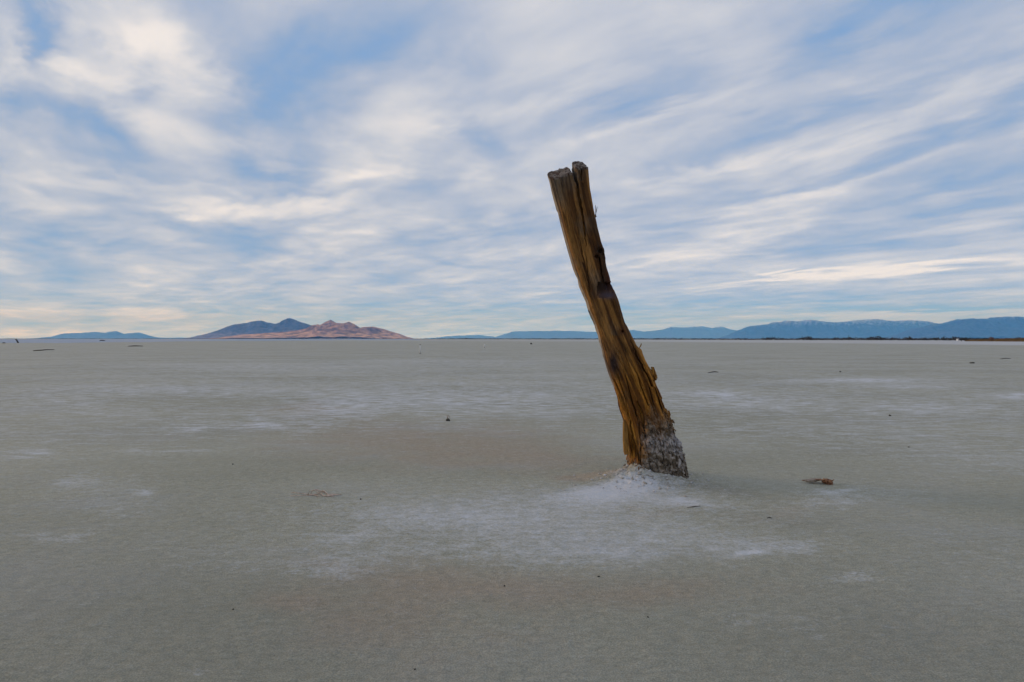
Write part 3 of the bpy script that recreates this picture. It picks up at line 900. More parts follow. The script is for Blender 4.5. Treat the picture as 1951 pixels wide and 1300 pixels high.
def build_post():
    vox = 0.0036
    Y0 = POST_Y
    Lz = np.array([Z_at(p[1], Y0) for p in LEFT])[::-1]; Lx = np.array([X_at(p[0] - 1.5, Y0) for p in LEFT])[::-1]
    Rz = np.array([Z_at(p[1], Y0) for p in RIGHT])[::-1]; Rx = np.array([X_at(p[0] - 3.5, Y0) for p in RIGHT])[::-1]

    def axis(z):
        # a smooth axis for the shear; the ragged edges come from the two outlines
        zz = np.array([Z_at(p, Y0) for p in (945, 915, 860, 800, 740, 680, 620, 560, 500, 440, 380, 320, 290)])
        xx = np.array([X_at(p, Y0) for p in (1262, 1256, 1249, 1234, 1213, 1188, 1163, 1142, 1123, 1107, 1093, 1082, 1077)])
        o = np.argsort(zz)
        return np.interp(z, zz[o], xx[o])

    zmin, zmax = -0.10, Z_at(284, Y0)
    zs = np.arange(zmin, zmax, vox)
    us = np.arange(-0.29, 0.29, vox)
    vs = np.arange(-0.215, 0.215, vox)
    ax = axis(zs)
    lo = np.interp(zs, Lz, Lx) - ax
    hi = np.interp(zs, Rz, Rx) - ax
    c = (lo + hi) / 2; w = (hi - lo) / 2
    pyz = HY - (zs - H) / Y0 * F                       # photo row of each slice
    dep = np.interp(pyz, [300, 420, 560, 650, 740, 830, 945], [0.125, 0.120, 0.115, 0.120, 0.135, 0.155, 0.175])
    U = us[:, None, None]; Vv = vs[None, :, None]; Zz = zs[None, None, :]
    p = np.interp(pyz, [300, 420, 600, 760, 900], [7.5, 6.0, 5.0, 4.0, 4.6])[None, None, :]
    a = np.abs(U - c[None, None, :]) / w[None, None, :]
    b = np.abs(Vv - 0.0) / dep[None, None, :]
    base = ((a ** p + b ** p) ** (1 / p) - 1).astype(np.float32) * np.minimum(w, dep)[None, None, :].astype(np.float32)
    band = np.abs(base) < 0.045
    iu, iv, iz = np.nonzero(band)
    u = us[iu].astype(np.float32); v = vs[iv].astype(np.float32); z = zs[iz].astype(np.float32)
    row = pyz[iz].astype(np.float32)
    colp = CX + (u + ax[iz]) / Y0 * F                  # photo column
    colp = colp.astype(np.float32)
    s = base[band]
    low = sstep(600, 860, row)
    # long weathering flutes and fine grain, all running along the timber
    g1 = fbm3(u * 16, v * 16, z * 1.3, 3, 101)
    g2 = 1 - np.abs(2 * noise3(u * 38 + 1.5 * noise3(u * 3, v * 3, z * 1.1, 9), v * 38, z * 2.2, 111) - 1)
    g3 = noise3(u * 95, v * 95, z * 5.0, 121)
    s = s + (g1 - 0.5) * (0.0045 + 0.022 * low)
    g5 = 1 - np.abs(2 * noise3(u * 42 + 2 * noise3(u * 5, v * 5, z * 1.6, 14), v * 42, z * 1.5, 171) - 1)
    s = s + (0.006 + 0.006 * low) * sstep(0.90, 0.985, g5)
    s = s + (sstep(0.72, 1.0, g2)) * (0.004 + 0.014 * low)
    s = s + (g3 - 0.5) * (0.0045 + 0.006 * low)
    # step-like splintering on the lower half
    g4 = noise3(u * 26, v * 26, z * 3.5, 131)
    s = s + (0.2 + 0.8 * low) * 0.020 * (np.floor(g4 * 5) / 5 - 0.4)

    def groove(pts, hw, depth_v, s, through=None):
        pr = np.array([q[1] for q in pts]); pc = np.array([q[0] for q in pts])
        cc = np.interp(row, pr, pc)
        wob = (noise3(z * 40, z * 0, z * 0, 7) - 0.5) * 2.2
        hwp = np.interp(row, [q[0] for q in hw], [q[1] for q in hw], left=-5, right=-5)
        dist = np.abs(colp - cc - wob) - hwp           # in photo pixels
        dm = dist * (Y0 / F)
        vd = v - depth_v(row)                          # negative: in front of the crack's bottom
        cut = np.maximum(dm, vd)
        return np.maximum(s, -cut)

    # main crack, splitting the head right through
    s = groove([(1087, 290), (1088.5, 318), (1091.5, 336), (1093.5, 350), (1097, 362), (1102, 395), (1107, 420), (1110, 445), (1113, 472)],
               [(285, 5.4), (318, 4.6), (335, 3.4), (356, 3.0), (362, 2.4), (400, 2.5), (440, 2.0), (474, 0.4)],
               lambda r: np.interp(r, [360, 372, 420, 470], [0.3, 0.05, 0.0, -0.07]), s)
    s = groove([(1101.5, 318), (1103, 332), (1105, 352)], [(316, 1.6), (340, 1.3), (354, 0.4)], lambda r: -0.05 + 0 * r, s)
    # drying checks
    for pts, hw, dp in (
        ([(1137, 495), (1141, 520), (1145, 540)], [(494, 1.2), (520, 1.8), (541, 2.5)], -0.055),
        ([(1110, 470), (1120, 560), (1134, 620)], [(472, 0.2), (520, 0.7), (619, 0.2)], -0.09),
        ([(1094, 420), (1104, 480), (1118, 540)], [(420, 0.2), (480, 0.7), (539, 0.2)], -0.095),
        ([(1196, 648), (1207, 676), (1222, 705), (1236, 735)], [(648, 0.3), (680, 1.5), (735, 2.2)], -0.06),
        ([(1203, 700), (1213, 730), (1228, 768)], [(700, 0.3), (735, 1.5), (770, 1.6)], -0.075),
        ([(1182, 700), (1194, 745), (1206, 790)], [(700, 0.3), (750, 1.2), (790, 1.0)], -0.085),
        ([(1208, 762), (1214, 780), (1219, 800), (1221, 840), (1222, 875)], [(760, 1.0), (785, 3.0), (820, 2.0), (876, 1.2)], -0.06),
        ([(1196, 800), (1202, 840), (1205, 868)], [(798, 1.0), (840, 1.8), (870, 2.2)], -0.07),
        ([(1211, 800), (1213, 840), (1214, 880)], [(798, 0.5), (840, 1.2), (882, 0.9)], -0.09),
        ([(1241, 735), (1250, 765), (1255, 790)], [(735, 0.8), (765, 2.0), (790, 1.2)], -0.05),
        ([(1230, 735), (1238, 770)], [(733, 0.4), (755, 1.3), (771, 0.4)], -0.08),
    ):
        s = groove(pts, hw, lambda r, dp=dp: dp + 0 * r, s)
    # notch cut into the right side, deepest under its upper edge
    front = -np.interp(row, [300, 420, 560, 650], [0.125, 0.12, 0.115, 0.12])
    top, bot = 540.0, 571.0
    t = np.clip((row - top) / (bot - top), 0, 1)
    nd = 0.085 * (1 - t) ** 0.8 * sstep(top - 1.0, top + 0.5, row + 0.25 * (colp - 1150) * 0.4)
    le = 1134 + 2.5 * (noise3(z * 60, z * 0, z * 0, 3) - 0.5) - 0.03 * (row - 540)
    notch = np.maximum((le - colp) * (Y0 / F), (v - (front + nd)))
    notch = np.where((row < top) | (row > bot), 1.0, notch)
    s = np.maximum(s, -notch)
    # knot holes
    for (kx, ky, rx, ry, dd) in ((1141, 482, 7, 7, 0.05), (1133, 493, 5, 3.5, 0.05), (1146, 470, 4, 7, 0.04), (1181, 632, 2.6, 3.4, 0.03), (1146, 489, 3, 5, 0.05), (1168, 706, 3, 8, 0.018), (1163, 690, 3, 6, 0.014)):
        k = np.sqrt(((colp - kx) / rx) ** 2 + ((row - ky) / ry) ** 2 + ((v - front) / dd) ** 2)
        k = k + 0.5 * (noise3(u * 60, v * 60, z * 60, 17) - 0.5)
        s = np.maximum(s, (1 - k) * 0.012)
    # burr round the knot
    k = np.exp(-(((colp - 1149) / 6) ** 2 + ((row - 480) / 18) ** 2))
    s = s - 0.012 * k * (0.3 + fbm3(u * 50, v * 50, z * 40, 2, 33))
    # salt-eaten foot: crumbly, pitted
    crust = sstep(1214, 1226, colp + 10 * (noise3(u * 20, v * 20, z * 20, 51) - 0.5)) * sstep(768, 800, row + 26 * (noise3(u * 18, v * 18, z * 12, 53) - 0.5) + 0.25 * (colp - 1240))
    crust = np.maximum(crust, sstep(872, 892, row + 8 * (noise3(u * 25, v * 25, z * 25, 57) - 0.5)))
    pit = fbm3(u * 45, v * 45, z * 40, 3, 141)
    s = s - crust * (0.014 - 0.050 * sstep(0.50, 0.75, pit) + 0.030 * (fbm3(u * 24, v * 24, z * 20, 2, 145) - 0.5) + 0.016 * (fbm3(u * 110, v * 110, z * 100, 2, 151) - 0.5))
    # ragged, broken head: two halves of unequal height, cut sloping towards the front
    topl = np.interp(colp, [1040, 1046, 1060, 1075, 1084, 1090], [331, 330, 326, 322, 318, 321])
    topr = np.interp(colp, [1088, 1091, 1096, 1110, 1118, 1124], [314, 310, 309, 308.5, 310, 314])
    toprow = np.where(colp < 1090.5, topl, topr)
    ztop = H + (HY - toprow) / F * (Y0 + 0.11) - (0.11 - v) * 0.52
    ztop = ztop + 0.020 * (fbm3(u * 40, v * 40, z * 0, 3, 161) - 0.5) + 0.010 * (noise3(u * 120, v * 120, z * 0, 163) - 0.5)
    s = np.maximum(s, (z - ztop) * 0.8)
    arr = np.where(base > 0, np.maximum(base, 0.02), np.minimum(base, -0.02)).astype(np.float32)
    # outside the narrow band the head must be cut as well
    ztc = (H + (HY - 305) / F * (Y0 + 0.11))
    arr = np.where((Zz > ztc - 0.02), np.maximum(arr, (Zz - ztc + 0.02)), arr)
    arr[band] = s
    # inside the head, where the band does not reach the middle
    ins = (~band) & (np.broadcast_to(Zz, arr.shape) > ztc - 0.40)
    ju, jv, jz = np.nonzero(ins & (base < 0))
    if len(ju):
        uu, v2, z2 = us[ju], vs[jv], zs[jz]
        cp = CX + (uu + ax[jz]) / Y0 * F
        rw = pyz[jz]
        cc = np.interp(rw, [300, 318, 336, 350, 362], [1088, 1089, 1091.5, 1093.5, 1097])
        cr = np.where(rw < 364, (3.0 - np.abs(cp - cc)) * (Y0 / F), -1)
        tr = np.where(cp < 1090.5, np.interp(cp, [1040, 1046, 1060, 1075, 1084, 1090], [331, 330, 326, 322, 318, 321]),
                      np.interp(cp, [1088, 1091, 1096, 1110, 1118, 1124], [314, 310, 309, 308.5, 310, 314]))
        zt = H + (HY - tr) / F * (Y0 + 0.11) - (0.11 - v2) * 0.52
        zt = zt + 0.020 * (fbm3(uu * 40, v2 * 40, z2 * 0, 3, 161) - 0.5) + 0.010 * (noise3(uu * 120, v2 * 120, z2 * 0, 163) - 0.5)
        arr[ju, jv, jz] = np.maximum(np.maximum(base[ju, jv, jz], cr), (z2 - zt) * 0.8)
    arr = np.clip(arr, -0.03, 0.03)
    arr[0], arr[-1] = 0.03, 0.03
    arr[:, 0], arr[:, -1] = 0.03, 0.03
    arr[:, :, 0], arr[:, :, -1] = 0.03, 0.03
    pts, quad, tri = sdf_mesh(arr, (us[0], vs[0], zs[0]), vox)
    U1, V1, Z1 = pts[:, 0], pts[:, 1], pts[:, 2]
    X1 = U1 + axis(Z1)
    row = HY - (Z1 - H) / Y0 * F
    col = CX + X1 / Y0 * F
    # colours of the wood itself
    def C(*c): return np.array(c, float)[None, :]
    def mixc(f, a, b): return a * (1 - f[:, None]) + b * f[:, None]
    st = fbm3(U1 * 30, V1 * 30, Z1 * 1.8, 4, 201)
    st2 = noise3(U1 * 80, V1 * 80, Z1 * 3.0, 205)
    bl = fbm3(U1 * 8, V1 * 8, Z1 * 6, 4, 209)
    brown = mixc(sstep(0.35, 0.65, st), C(0.075, 0.030, 0.007), C(0.265, 0.125, 0.032))
    orange = mixc(sstep(0.35, 0.65, st), C(0.110, 0.040, 0.005), C(0.400, 0.172, 0.025))
    grey = mixc(sstep(0.3, 0.7, st), C(0.055, 0.042, 0.030), C(0.18, 0.145, 0.105))
    colr = mixc(sstep(640, 740, row + 60 * (bl - 0.5)), brown, orange)
    gf = sstep(400, 325, row + 70 * (bl - 0.5) + 1.1 * (col - 1085)) * 0.85
    colr = mixc(gf, colr, grey)
    colr = mixc(0.55 * sstep(0.55, 0.75, bl) * (row < 640), colr, grey * 0.9)
    # light on the left side, painted as a paler strip
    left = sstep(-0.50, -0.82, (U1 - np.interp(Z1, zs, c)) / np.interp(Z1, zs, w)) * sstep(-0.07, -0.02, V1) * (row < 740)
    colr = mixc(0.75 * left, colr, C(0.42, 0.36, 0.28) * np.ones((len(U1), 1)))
    # weathered end grain of the head
    tr = np.where(col < 1090.5, np.interp(col, [1040, 1046, 1060, 1075, 1084, 1090], [331, 330, 326, 322, 318, 321]),
                  np.interp(col, [1088, 1091, 1096, 1110, 1118, 1124], [314, 310, 309, 308.5, 310, 314]))
    endz = H + (HY - tr) / F * (Y0 + 0.11) - (0.11 - V1) * 0.52
    ef = sstep(0.020, 0.008, np.abs(Z1 - endz))
    colr = mixc(ef * 0.9, colr, mixc(sstep(0.4, 0.6, fbm3(U1 * 45, V1 * 45, Z1 * 10, 3, 241)), C(0.060, 0.034, 0.026), C(0.20, 0.165, 0.14)))
    # fine dark pores
    colr = colr * (0.72 + 0.56 * st2)[:, None]
    hair = 1 - np.abs(2 * noise3(U1 * 60 + 3 * noise3(U1 * 5, V1 * 5, Z1 * 2, 14), V1 * 60, Z1 * 1.6, 251) - 1)
    colr = mixc(0.5 * sstep(0.87, 0.96, hair), colr, colr * 0.28)
    pores = sstep(0.66, 0.78, noise3(U1 * 130, V1 * 130, Z1 * 14, 219))
    colr = mixc(0.6 * pores, colr, colr * 0.35)

    def stain_shade(kx, ky, rx, ry, f, cc):
        nonlocal colr
        k = np.exp(-(((col - kx) / rx) ** 2 + ((row - ky) / ry) ** 2)) * (V1 < 0.03)
        k = np.clip(k * (0.6 + 0.9 * st), 0, 1) * f
        colr = mixc(np.clip(k, 0, 1), colr, C(*cc) * np.ones((len(U1), 1)))
    stain_shade(1152, 548, 20, 13, 1.0, (0.018, 0.010, 0.012))  # shade inside the notch, painted black
    stain_shade(1155, 564, 18, 7, 1.0, (0.060, 0.045, 0.058))  # sky light on the notch's back wall, painted as a purple tone
    stain_shade(1160, 528, 9, 18, 0.6, (0.09, 0.022, 0.010))
    stain_shade(1142, 483, 12, 14, 0.8, (0.020, 0.012, 0.010))
    stain_shade(1146, 520, 4, 26, 0.75, (0.035, 0.02, 0.012))
    stain_shade(1180, 632, 6, 8, 0.8, (0.05, 0.015, 0.008))
    stain_shade(1164, 692, 10, 28, 0.9, (0.022, 0.016, 0.020))
    stain_shade(1150, 660, 6, 18, 0.5, (0.05, 0.026, 0.014))
    stain_shade(1137, 600, 8, 14, 0.5, (0.06, 0.03, 0.014))
    stain_shade(1185, 757, 7, 16, 0.6, (0.05, 0.03, 0.012))
    stain_shade(1076, 360, 10, 22, 0.35, (0.06, 0.035, 0.02))
    stain_shade(1115, 378, 5, 14, 0.4, (0.07, 0.03, 0.012))
    # the foot: grey mud and salt
    nz = fbm3(U1 * 42, V1 * 42, Z1 * 42, 3, 231)
    nf = fbm3(U1 * 110, V1 * 110, Z1 * 90, 2, 237)
    climb = fbm3(U1 * 26, V1 * 26, Z1 * 5, 3, 53)
    crf = sstep(1206, 1228, col + 22 * (noise3(U1 * 20, V1 * 20, Z1 * 9, 51) - 0.5)) * sstep(758, 845, row + 90 * (climb - 0.5) + 0.3 * (col - 1240))
    crf = np.maximum(crf, sstep(868, 896, row + 26 * (climb - 0.5)))
    mud = mixc(sstep(0.38, 0.66, nf * 0.28 + nz * 0.72), C(0.095, 0.072, 0.050), C(0.270, 0.225, 0.180))
    salt = np.exp(-((row - 838) / 20) ** 2) * 0.62 + 0.40 * sstep(1262, 1290, col) * sstep(905, 880, row) + 0.1 * sstep(800, 830, row)
    sf = sstep(0.48, 0.95, nf * 0.28 + nz * 0.52 + salt * 0.40)
    mud = mixc(sf * 0.85, mud, C(0.46, 0.44, 0.45) * np.ones((len(U1), 1)))
    ora = sstep(0.58, 0.75, nz) * sstep(868, 840, row) * sstep(1275, 1250, col)
    mud = mixc(0.7 * ora, mud, C(0.25, 0.12, 0.035) * np.ones((len(U1), 1)))
    colr = mixc(np.clip(crf, 0, 1), colr, mud)
    colr = np.clip(colr, 0.004, 0.8)
    base_x = X_at(1256, Y0)
    root = empty('leaning_post', (base_x, Y0, 0.0), label='tall weathered timber post leaning left out of the salt flat', cat='post')
    m = Mat('weathered_timber', rough=0.88, spec=0.22)
    ob = m.obj()
    gr = m.noise(m.scale(ob, (1, 1, 0.07)), 210, 3, 0.6)
    fl = m.noise(ob, 260, 2, 0.5)
    cc = m.mix(1.0, m.attr('wood', True), m.mix(m.range(gr, 0.3, 0.7), (0.72, 0.71, 0.70), (1.26, 1.26, 1.26)), 'MULTIPLY')
    m.color(cc)
    m.normal(m.bump(m.math('MULTIPLY_ADD', fl, 0.4, gr), 0.6, 0.004))
    P3 = np.stack([X1 - base_x, V1, Z1], -1)
    face_c = crf[quad].mean(1) > 0.62
    for nm, sel in (('timber', ~face_c), ('salt_crust', face_c)):
        q = quad[sel]
        ids, inv = np.unique(q.ravel(), return_inverse=True)
        me = mesh_np(nm, P3[ids], quads=inv.reshape(-1, 4)[:, ::-1])
        add_attr(me, 'wood', colr[ids])
        o = link(nm, me, m.m, root)
        if nm == 'salt_crust':
            o['label'] = 'grey pitted salt crusted foot of the post'
    # loose pieces
    pm = Mat('split_wood', 0.9, 0.2)
    pm.color(pm.mix(pm.range(pm.noise(pm.scale(pm.obj(), (1, 1, 0.1)), 60, 4), 0.35, 0.65), (0.15, 0.07, 0.016), (0.36, 0.19, 0.045)))
    gm = Mat('grey_split_wood', 0.9, 0.2)
    gm.color(gm.mix(gm.range(gm.noise(gm.scale(gm.obj(), (1, 1, 0.1)), 60, 4), 0.35, 0.65), (0.16, 0.13, 0.10), (0.34, 0.29, 0.23)))
    wm = Mat('rusty_wire', 0.7, 0.4); wm.color((0.035, 0.024, 0.018)); wm.b.inputs['Metallic'].default_value = 0.4

    def at(px, py, v): return Vector((X_at(px, Y0 + v) - base_x, v, Z_at(py, Y0 + v)))

    def sliver(name, pts, widths, thick, mat):
        """a flat torn strip of wood with ragged thickness"""
        V, Q = [], []
        n = len(pts)
        rnd = random.Random(len(name) + n)
        for i, (px, py, v) in enumerate(pts):
            w_ = widths[i]
            th = thick * (0.7 + 0.6 * rnd.random())
            for (sx, sy) in ((-1, -1), (0, -1.25), (1, -1), (1, 1), (0, 1.1), (-1, 1)):
                V.append(at(px + sx * w_ + rnd.uniform(-.4, .4), py + rnd.uniform(-1.2, 1.2), v + sy * th))
        for i in range(n - 1):
            for k in range(6):
                a_, b_ = i * 6 + k, i * 6 + (k + 1) % 6
                Q.append((a_, b_, b_ + 6, a_ + 6))
        e = (n - 1) * 6
        Q += [(0, 1, 4, 5), (1, 2, 3, 4), (e + 5, e + 4, e + 1, e), (e + 4, e + 3, e + 2, e + 1)]
        return link(name, mesh_np(name, V, quads=Q, smooth=False), mat, root)
    sliver('bark_flap', [(1191.5, 790, -0.045), (1191, 808, -0.06), (1191.5, 826, -0.065), (1192, 840, -0.07), (1193, 852, -0.072), (1193.5, 860, -0.074), (1195, 867, -0.074)], [1.5, 4.2, 5.0, 5.4, 5.6, 5.6, 4.6], 0.026, pm.m)
    sliver('splinter', [(1197, 845, -0.12), (1199, 858, -0.128), (1200.5, 868, -0.13), (1201, 873, -0.13)], [1.6, 1.7, 1.2, 0.5], 0.006, pm.m)
    sliver('splinter', [(1134, 618, 0.02), (1128, 606, 0.0), (1124, 597, -0.01), (1120.5, 591.5, -0.015)], [1.4, 1.6, 1.1, 0.4], 0.006, gm.m)
    sliver('splinter', [(1243, 700, -0.06), (1247, 710, -0.065), (1250, 717, -0.07), (1252.5, 721, -0.07)], [3.0, 3.0, 2.2, 0.6], 0.008, pm.m)
    sliver('splinter', [(1278, 816, -0.03), (1283, 818, -0.035), (1287.5, 820, -0.04)], [2.0, 1.8, 0.8], 0.008, pm.m)
    sliver('splinter', [(1281, 828, 0.0), (1284.5, 827, 0.0), (1287, 825, 0.0)], [2.0, 1.2, 0.5], 0.006, pm.m)
    sliver('splinter', [(1217, 664, -0.02), (1219, 662, -0.02), (1221.5, 658, -0.02), (1222, 654.5, -0.02)], [1.4, 1.2, 0.8, 0.3], 0.005, pm.m)
    for (tp, bt) in (((1134.3, 391.5), (1135.0, 412)), ((1137.6, 394.5), (1134.4, 410))):
        tube_obj('wire', [([at(bt[0] - 1.5, bt[1] + 4, -0.02), at(bt[0], bt[1], -0.02), at((tp[0] + bt[0]) / 2 + .3, (tp[1] + bt[1]) / 2, -0.022), at(tp[0], tp[1], -0.022)], [0.0028, 0.0028, 0.0026, 0.0022])], wm.m, root, sides=6)
    tube_obj('nail', [([at(1130, 413, -0.03), at(1134.5, 412, -0.035), at(1136, 413.5, -0.035)], [0.005, 0.006, 0.006])], wm.m, root, sides=8)


build_post()


# ------------------------------------------------------------------ small things lying on the flat
def wood_mat(name, a, b):
    m = Mat(name, 0.9, 0.2)
    m.color(m.mix(m.range(m.noise(m.obj(), 70, 4, 0.6), 0.35, 0.65), a, b))
    m.normal(m.bump(m.noise(m.obj(), 160, 3), 0.5, 0.003))
    return m.m


PALE = wood_mat('bleached_twig', (0.42, 0.31, 0.24), (0.66, 0.52, 0.42))
DRIFT = wood_mat('driftwood_brown', (0.13, 0.060, 0.032), (0.34, 0.17, 0.09))
DRIFT_PALE = wood_mat('driftwood_grey', (0.22, 0.18, 0.14), (0.38, 0.31, 0.25))
DARKWOOD = wood_mat('dark_wood', (0.035, 0.030, 0.026), (0.075, 0.062, 0.050))
MUD = wood_mat('dark_mud', (0.035, 0.035, 0.030), (0.080, 0.076, 0.064))
WHITE = wood_mat('white_paint', (0.55, 0.56, 0.54), (0.75, 0.75, 0.73))


def lump_mesh(name, sx, sy, sz, seed, rough=0.35, sub=3, freq=2.2):
    bm = bmesh.new()
    bmesh.ops.create_icosphere(bm, subdivisions=sub, radius=1.0)
    P = np.array([v.co[:] for v in bm.verts])
    n = fbm3(P[:, 0] * freq + 10, P[:, 1] * freq + 10, P[:, 2] * freq + 10, 3, seed)
    k = 1 + rough * 2 * (n - 0.5)
    for v, kk in zip(bm.verts, k):
        v.co = (v.co.x * kk * sx, v.co.y * kk * sy, v.co.z * kk * sz)
    me = bpy.data.meshes.new(name)
    bm.to_mesh(me)
    bm.free()
    for f in me.polygons: f.use_smooth = True
    return me


def build_twig():
    d = ground_at(608, 944)[1]
    root_p = Vector((X_at(608, d), d, 0.0))

    def q(px, py, up=0.0, dy=0.0):
        return (X_at(px - 608 + CX, d), dy, max(0.003, (944 - py) / F * d + up))
    br = [
        ([q(552, 940, 0, .02), q(575, 942, 0, .015), q(592, 944, .002, 0), q(606, 943, .004, 0)], [.0012, .0018, .0026, .003]),
        ([q(556, 944, 0, -.03), q(580, 945, 0, -.02), q(600, 945, .001, -.005)], [.001, .0016, .002]),
        ([q(586, 943, 0), q(589, 936), q(591, 934.5)], [.0022, .002, .001]),
        ([q(591, 944, 0, .01), q(592, 937, 0, .012), q(601, 934, 0, .015), q(612, 938, 0, .01), q(620, 940)], [.002, .0024, .0026, .003, .003]),
        ([q(598, 935, 0, .015), q(606, 941, 0, .01), q(612, 944)], [.002, .002, .0018]),
        ([q(604, 944), q(611, 937, 0, .01), q(617, 935.5), q(622, 941), q(626, 947, .0, -.01), q(634, 947, .004, -.01)], [.002, .0026, .003, .0034, .004, .004]),
        ([q(612, 940), q(616, 945, 0, -.02), q(624, 949, .004, -.03), q(639, 950, .006, -.04)], [.002, .0026, .003, .0024]),
        ([q(624, 946, .004), q(631, 945, .008), q(639, 945, .008), q(640, 949, .004, -.02)], [.003, .0044, .0036, .002]),
        ([q(624, 948, .004, -.02), q(632, 948, .01, -.015), q(641, 947, .006), q(650, 947.5, .004)], [.0034, .004, .003, .0014]),
        ([q(600, 944, 0, -.01), q(607, 946, .0, -.03), q(616, 944.5, .004, -.04)], [.0016, .002, .001]),
    ]
    o = tube_obj('dry_twig', [(p_, [r_ * 1.45 for r_ in rr]) for p_, rr in br], PALE, None, root_p, sides=6)
    tag(o, label='bleached branching twig lying on the mud left of the leaning post', cat='twig')


def build_driftwood():
    d = ground_at(1562, 921)[1]
    root = empty('driftwood_chunk', (X_at(1562, d), d, 0.0), label='broken brown driftwood chunk lying on the mud right of the leaning post', cat='driftwood')
    k = d / F
    sh = lump_mesh('shaft', 17 * k, 5.5 * k, 3.4 * k, 5, 0.35, 4, 2.6)
    o = link('shaft', sh, DRIFT_PALE, root, (-9 * k, 0.02, 4.4 * k)); o.rotation_euler = (0, -0.06, 0.12)
    st = lump_mesh('torn_strip', 9 * k, 3.0 * k, 1.3 * k, 15, 0.5, 3, 3)
    o = link('torn_strip', st, DRIFT, root, (-2 * k, -0.02, 7.8 * k)); o.rotation_euler = (0, 0.05, -0.1)
    kn = lump_mesh('knot', 9 * k, 8 * k, 5.2 * k, 9, 0.55, 4, 3.2)
    o = link('knot', kn, DRIFT, root, (14 * k, -0.012, 3.4 * k)); o.rotation_euler = (0, 0.1, -0.3)
    tube_obj('splinter', [([(12 * k, -.02, 5 * k), (21 * k, -.03, 6.5 * k), (23 * k, -.03, 9 * k)], [1.6 * k, 1.2 * k, .5 * k])], DRIFT, root)
    tube_obj('splinter', [([(-22 * k, .02, 4 * k), (-30 * k, .03, 3.6 * k)], [1.8 * k, .6 * k])], DRIFT, root)


def clod(px, py, w, h, label, name='mud_clod', mat=None, seed=1, cat='clod', grp='small dark clods on the flat'):
    p, d = ground_at(px, py)
    k = d / F
    o = link(name, lump_mesh(name, w * k / 2, w * k / 2 * 0.8, h * k * 0.62, seed, 0.5, 3, 1.8), mat or MUD, None, (p.x, p.y, h * k * 0.30))
    o.rotation_euler = (0, 0, seed * 1.3)
    tag(o, label=label, cat=cat, group=grp)
    return o


def stick(name, pts, rad, mat, label, cat, grp=None):
    """a stick or log lying on the mud; pts are photo pixels with a lift in pixels"""
    p0, d = ground_at(*pts[len(pts) // 2][:2])
    k = d / F
    P = []
    for (px, py, up) in pts:
        g, dd = ground_at(px, py)
        P.append((g.x - p0.x, g.y - p0.y, up * k + rad * k * 0.6))
    r = [rad * k * (0.6 if i in (0, len(P) - 1) else 1.0) for i in range(len(P))]
    o = tube_obj(name, [(P, r)], mat, None, (p0.x, p0.y, 0), sides=8, wob=0.2)
    tag(o, label=label, cat=cat, group=grp)
    return o


def build_crumbs():
    V, T = [], []
    bm = bmesh.new(); bmesh.ops.create_icosphere(bm, subdivisions=1, radius=1.0)
    iv = np.array([v.co[:] for v in bm.verts]); it = np.array([[v.index for v in f.verts] for f in bm.faces]); bm.free()
    bx, by = X_at(1240, POST_Y), POST_Y - 0.10
    n = 0
    for _ in range(800):
        a = random.uniform(0, 6.283); q = abs(random.gauss(0, 1))
        x = bx - 0.05 + math.cos(a) * q * 0.26; y = by - 0.05 + math.sin(a) * q * 0.17
        sz = 0.003 + 0.010 * random.random() ** 4
        z = float(mound_height(np.array([x]), np.array([y]))[0])
        k = iv * (1 + 0.5 * (rng.random((len(iv), 1)) - 0.5)) * np.array([sz * random.uniform(.8, 1.5), sz * random.uniform(.8, 1.3), sz * 0.7])
        V.append(k + np.array([x, y, z + sz * 0.1])); T.append(it + n); n += len(iv)
    me = mesh_np('crust_crumbs', np.concatenate(V), tris=np.concatenate(T), smooth=False)
    m = Mat('crust_crumb', 0.9, 0.2)
    m.color(m.mix(m.range(m.noise(m.pos(), 26, 3), 0.40, 0.62), (0.33, 0.305, 0.265), (0.52, 0.51, 0.51)))
    tag(link('crust_crumbs', me, m.m), label='salt and mud crumbs lying around the post foot', kind='stuff')


build_crumbs()
build_twig()
build_driftwood()

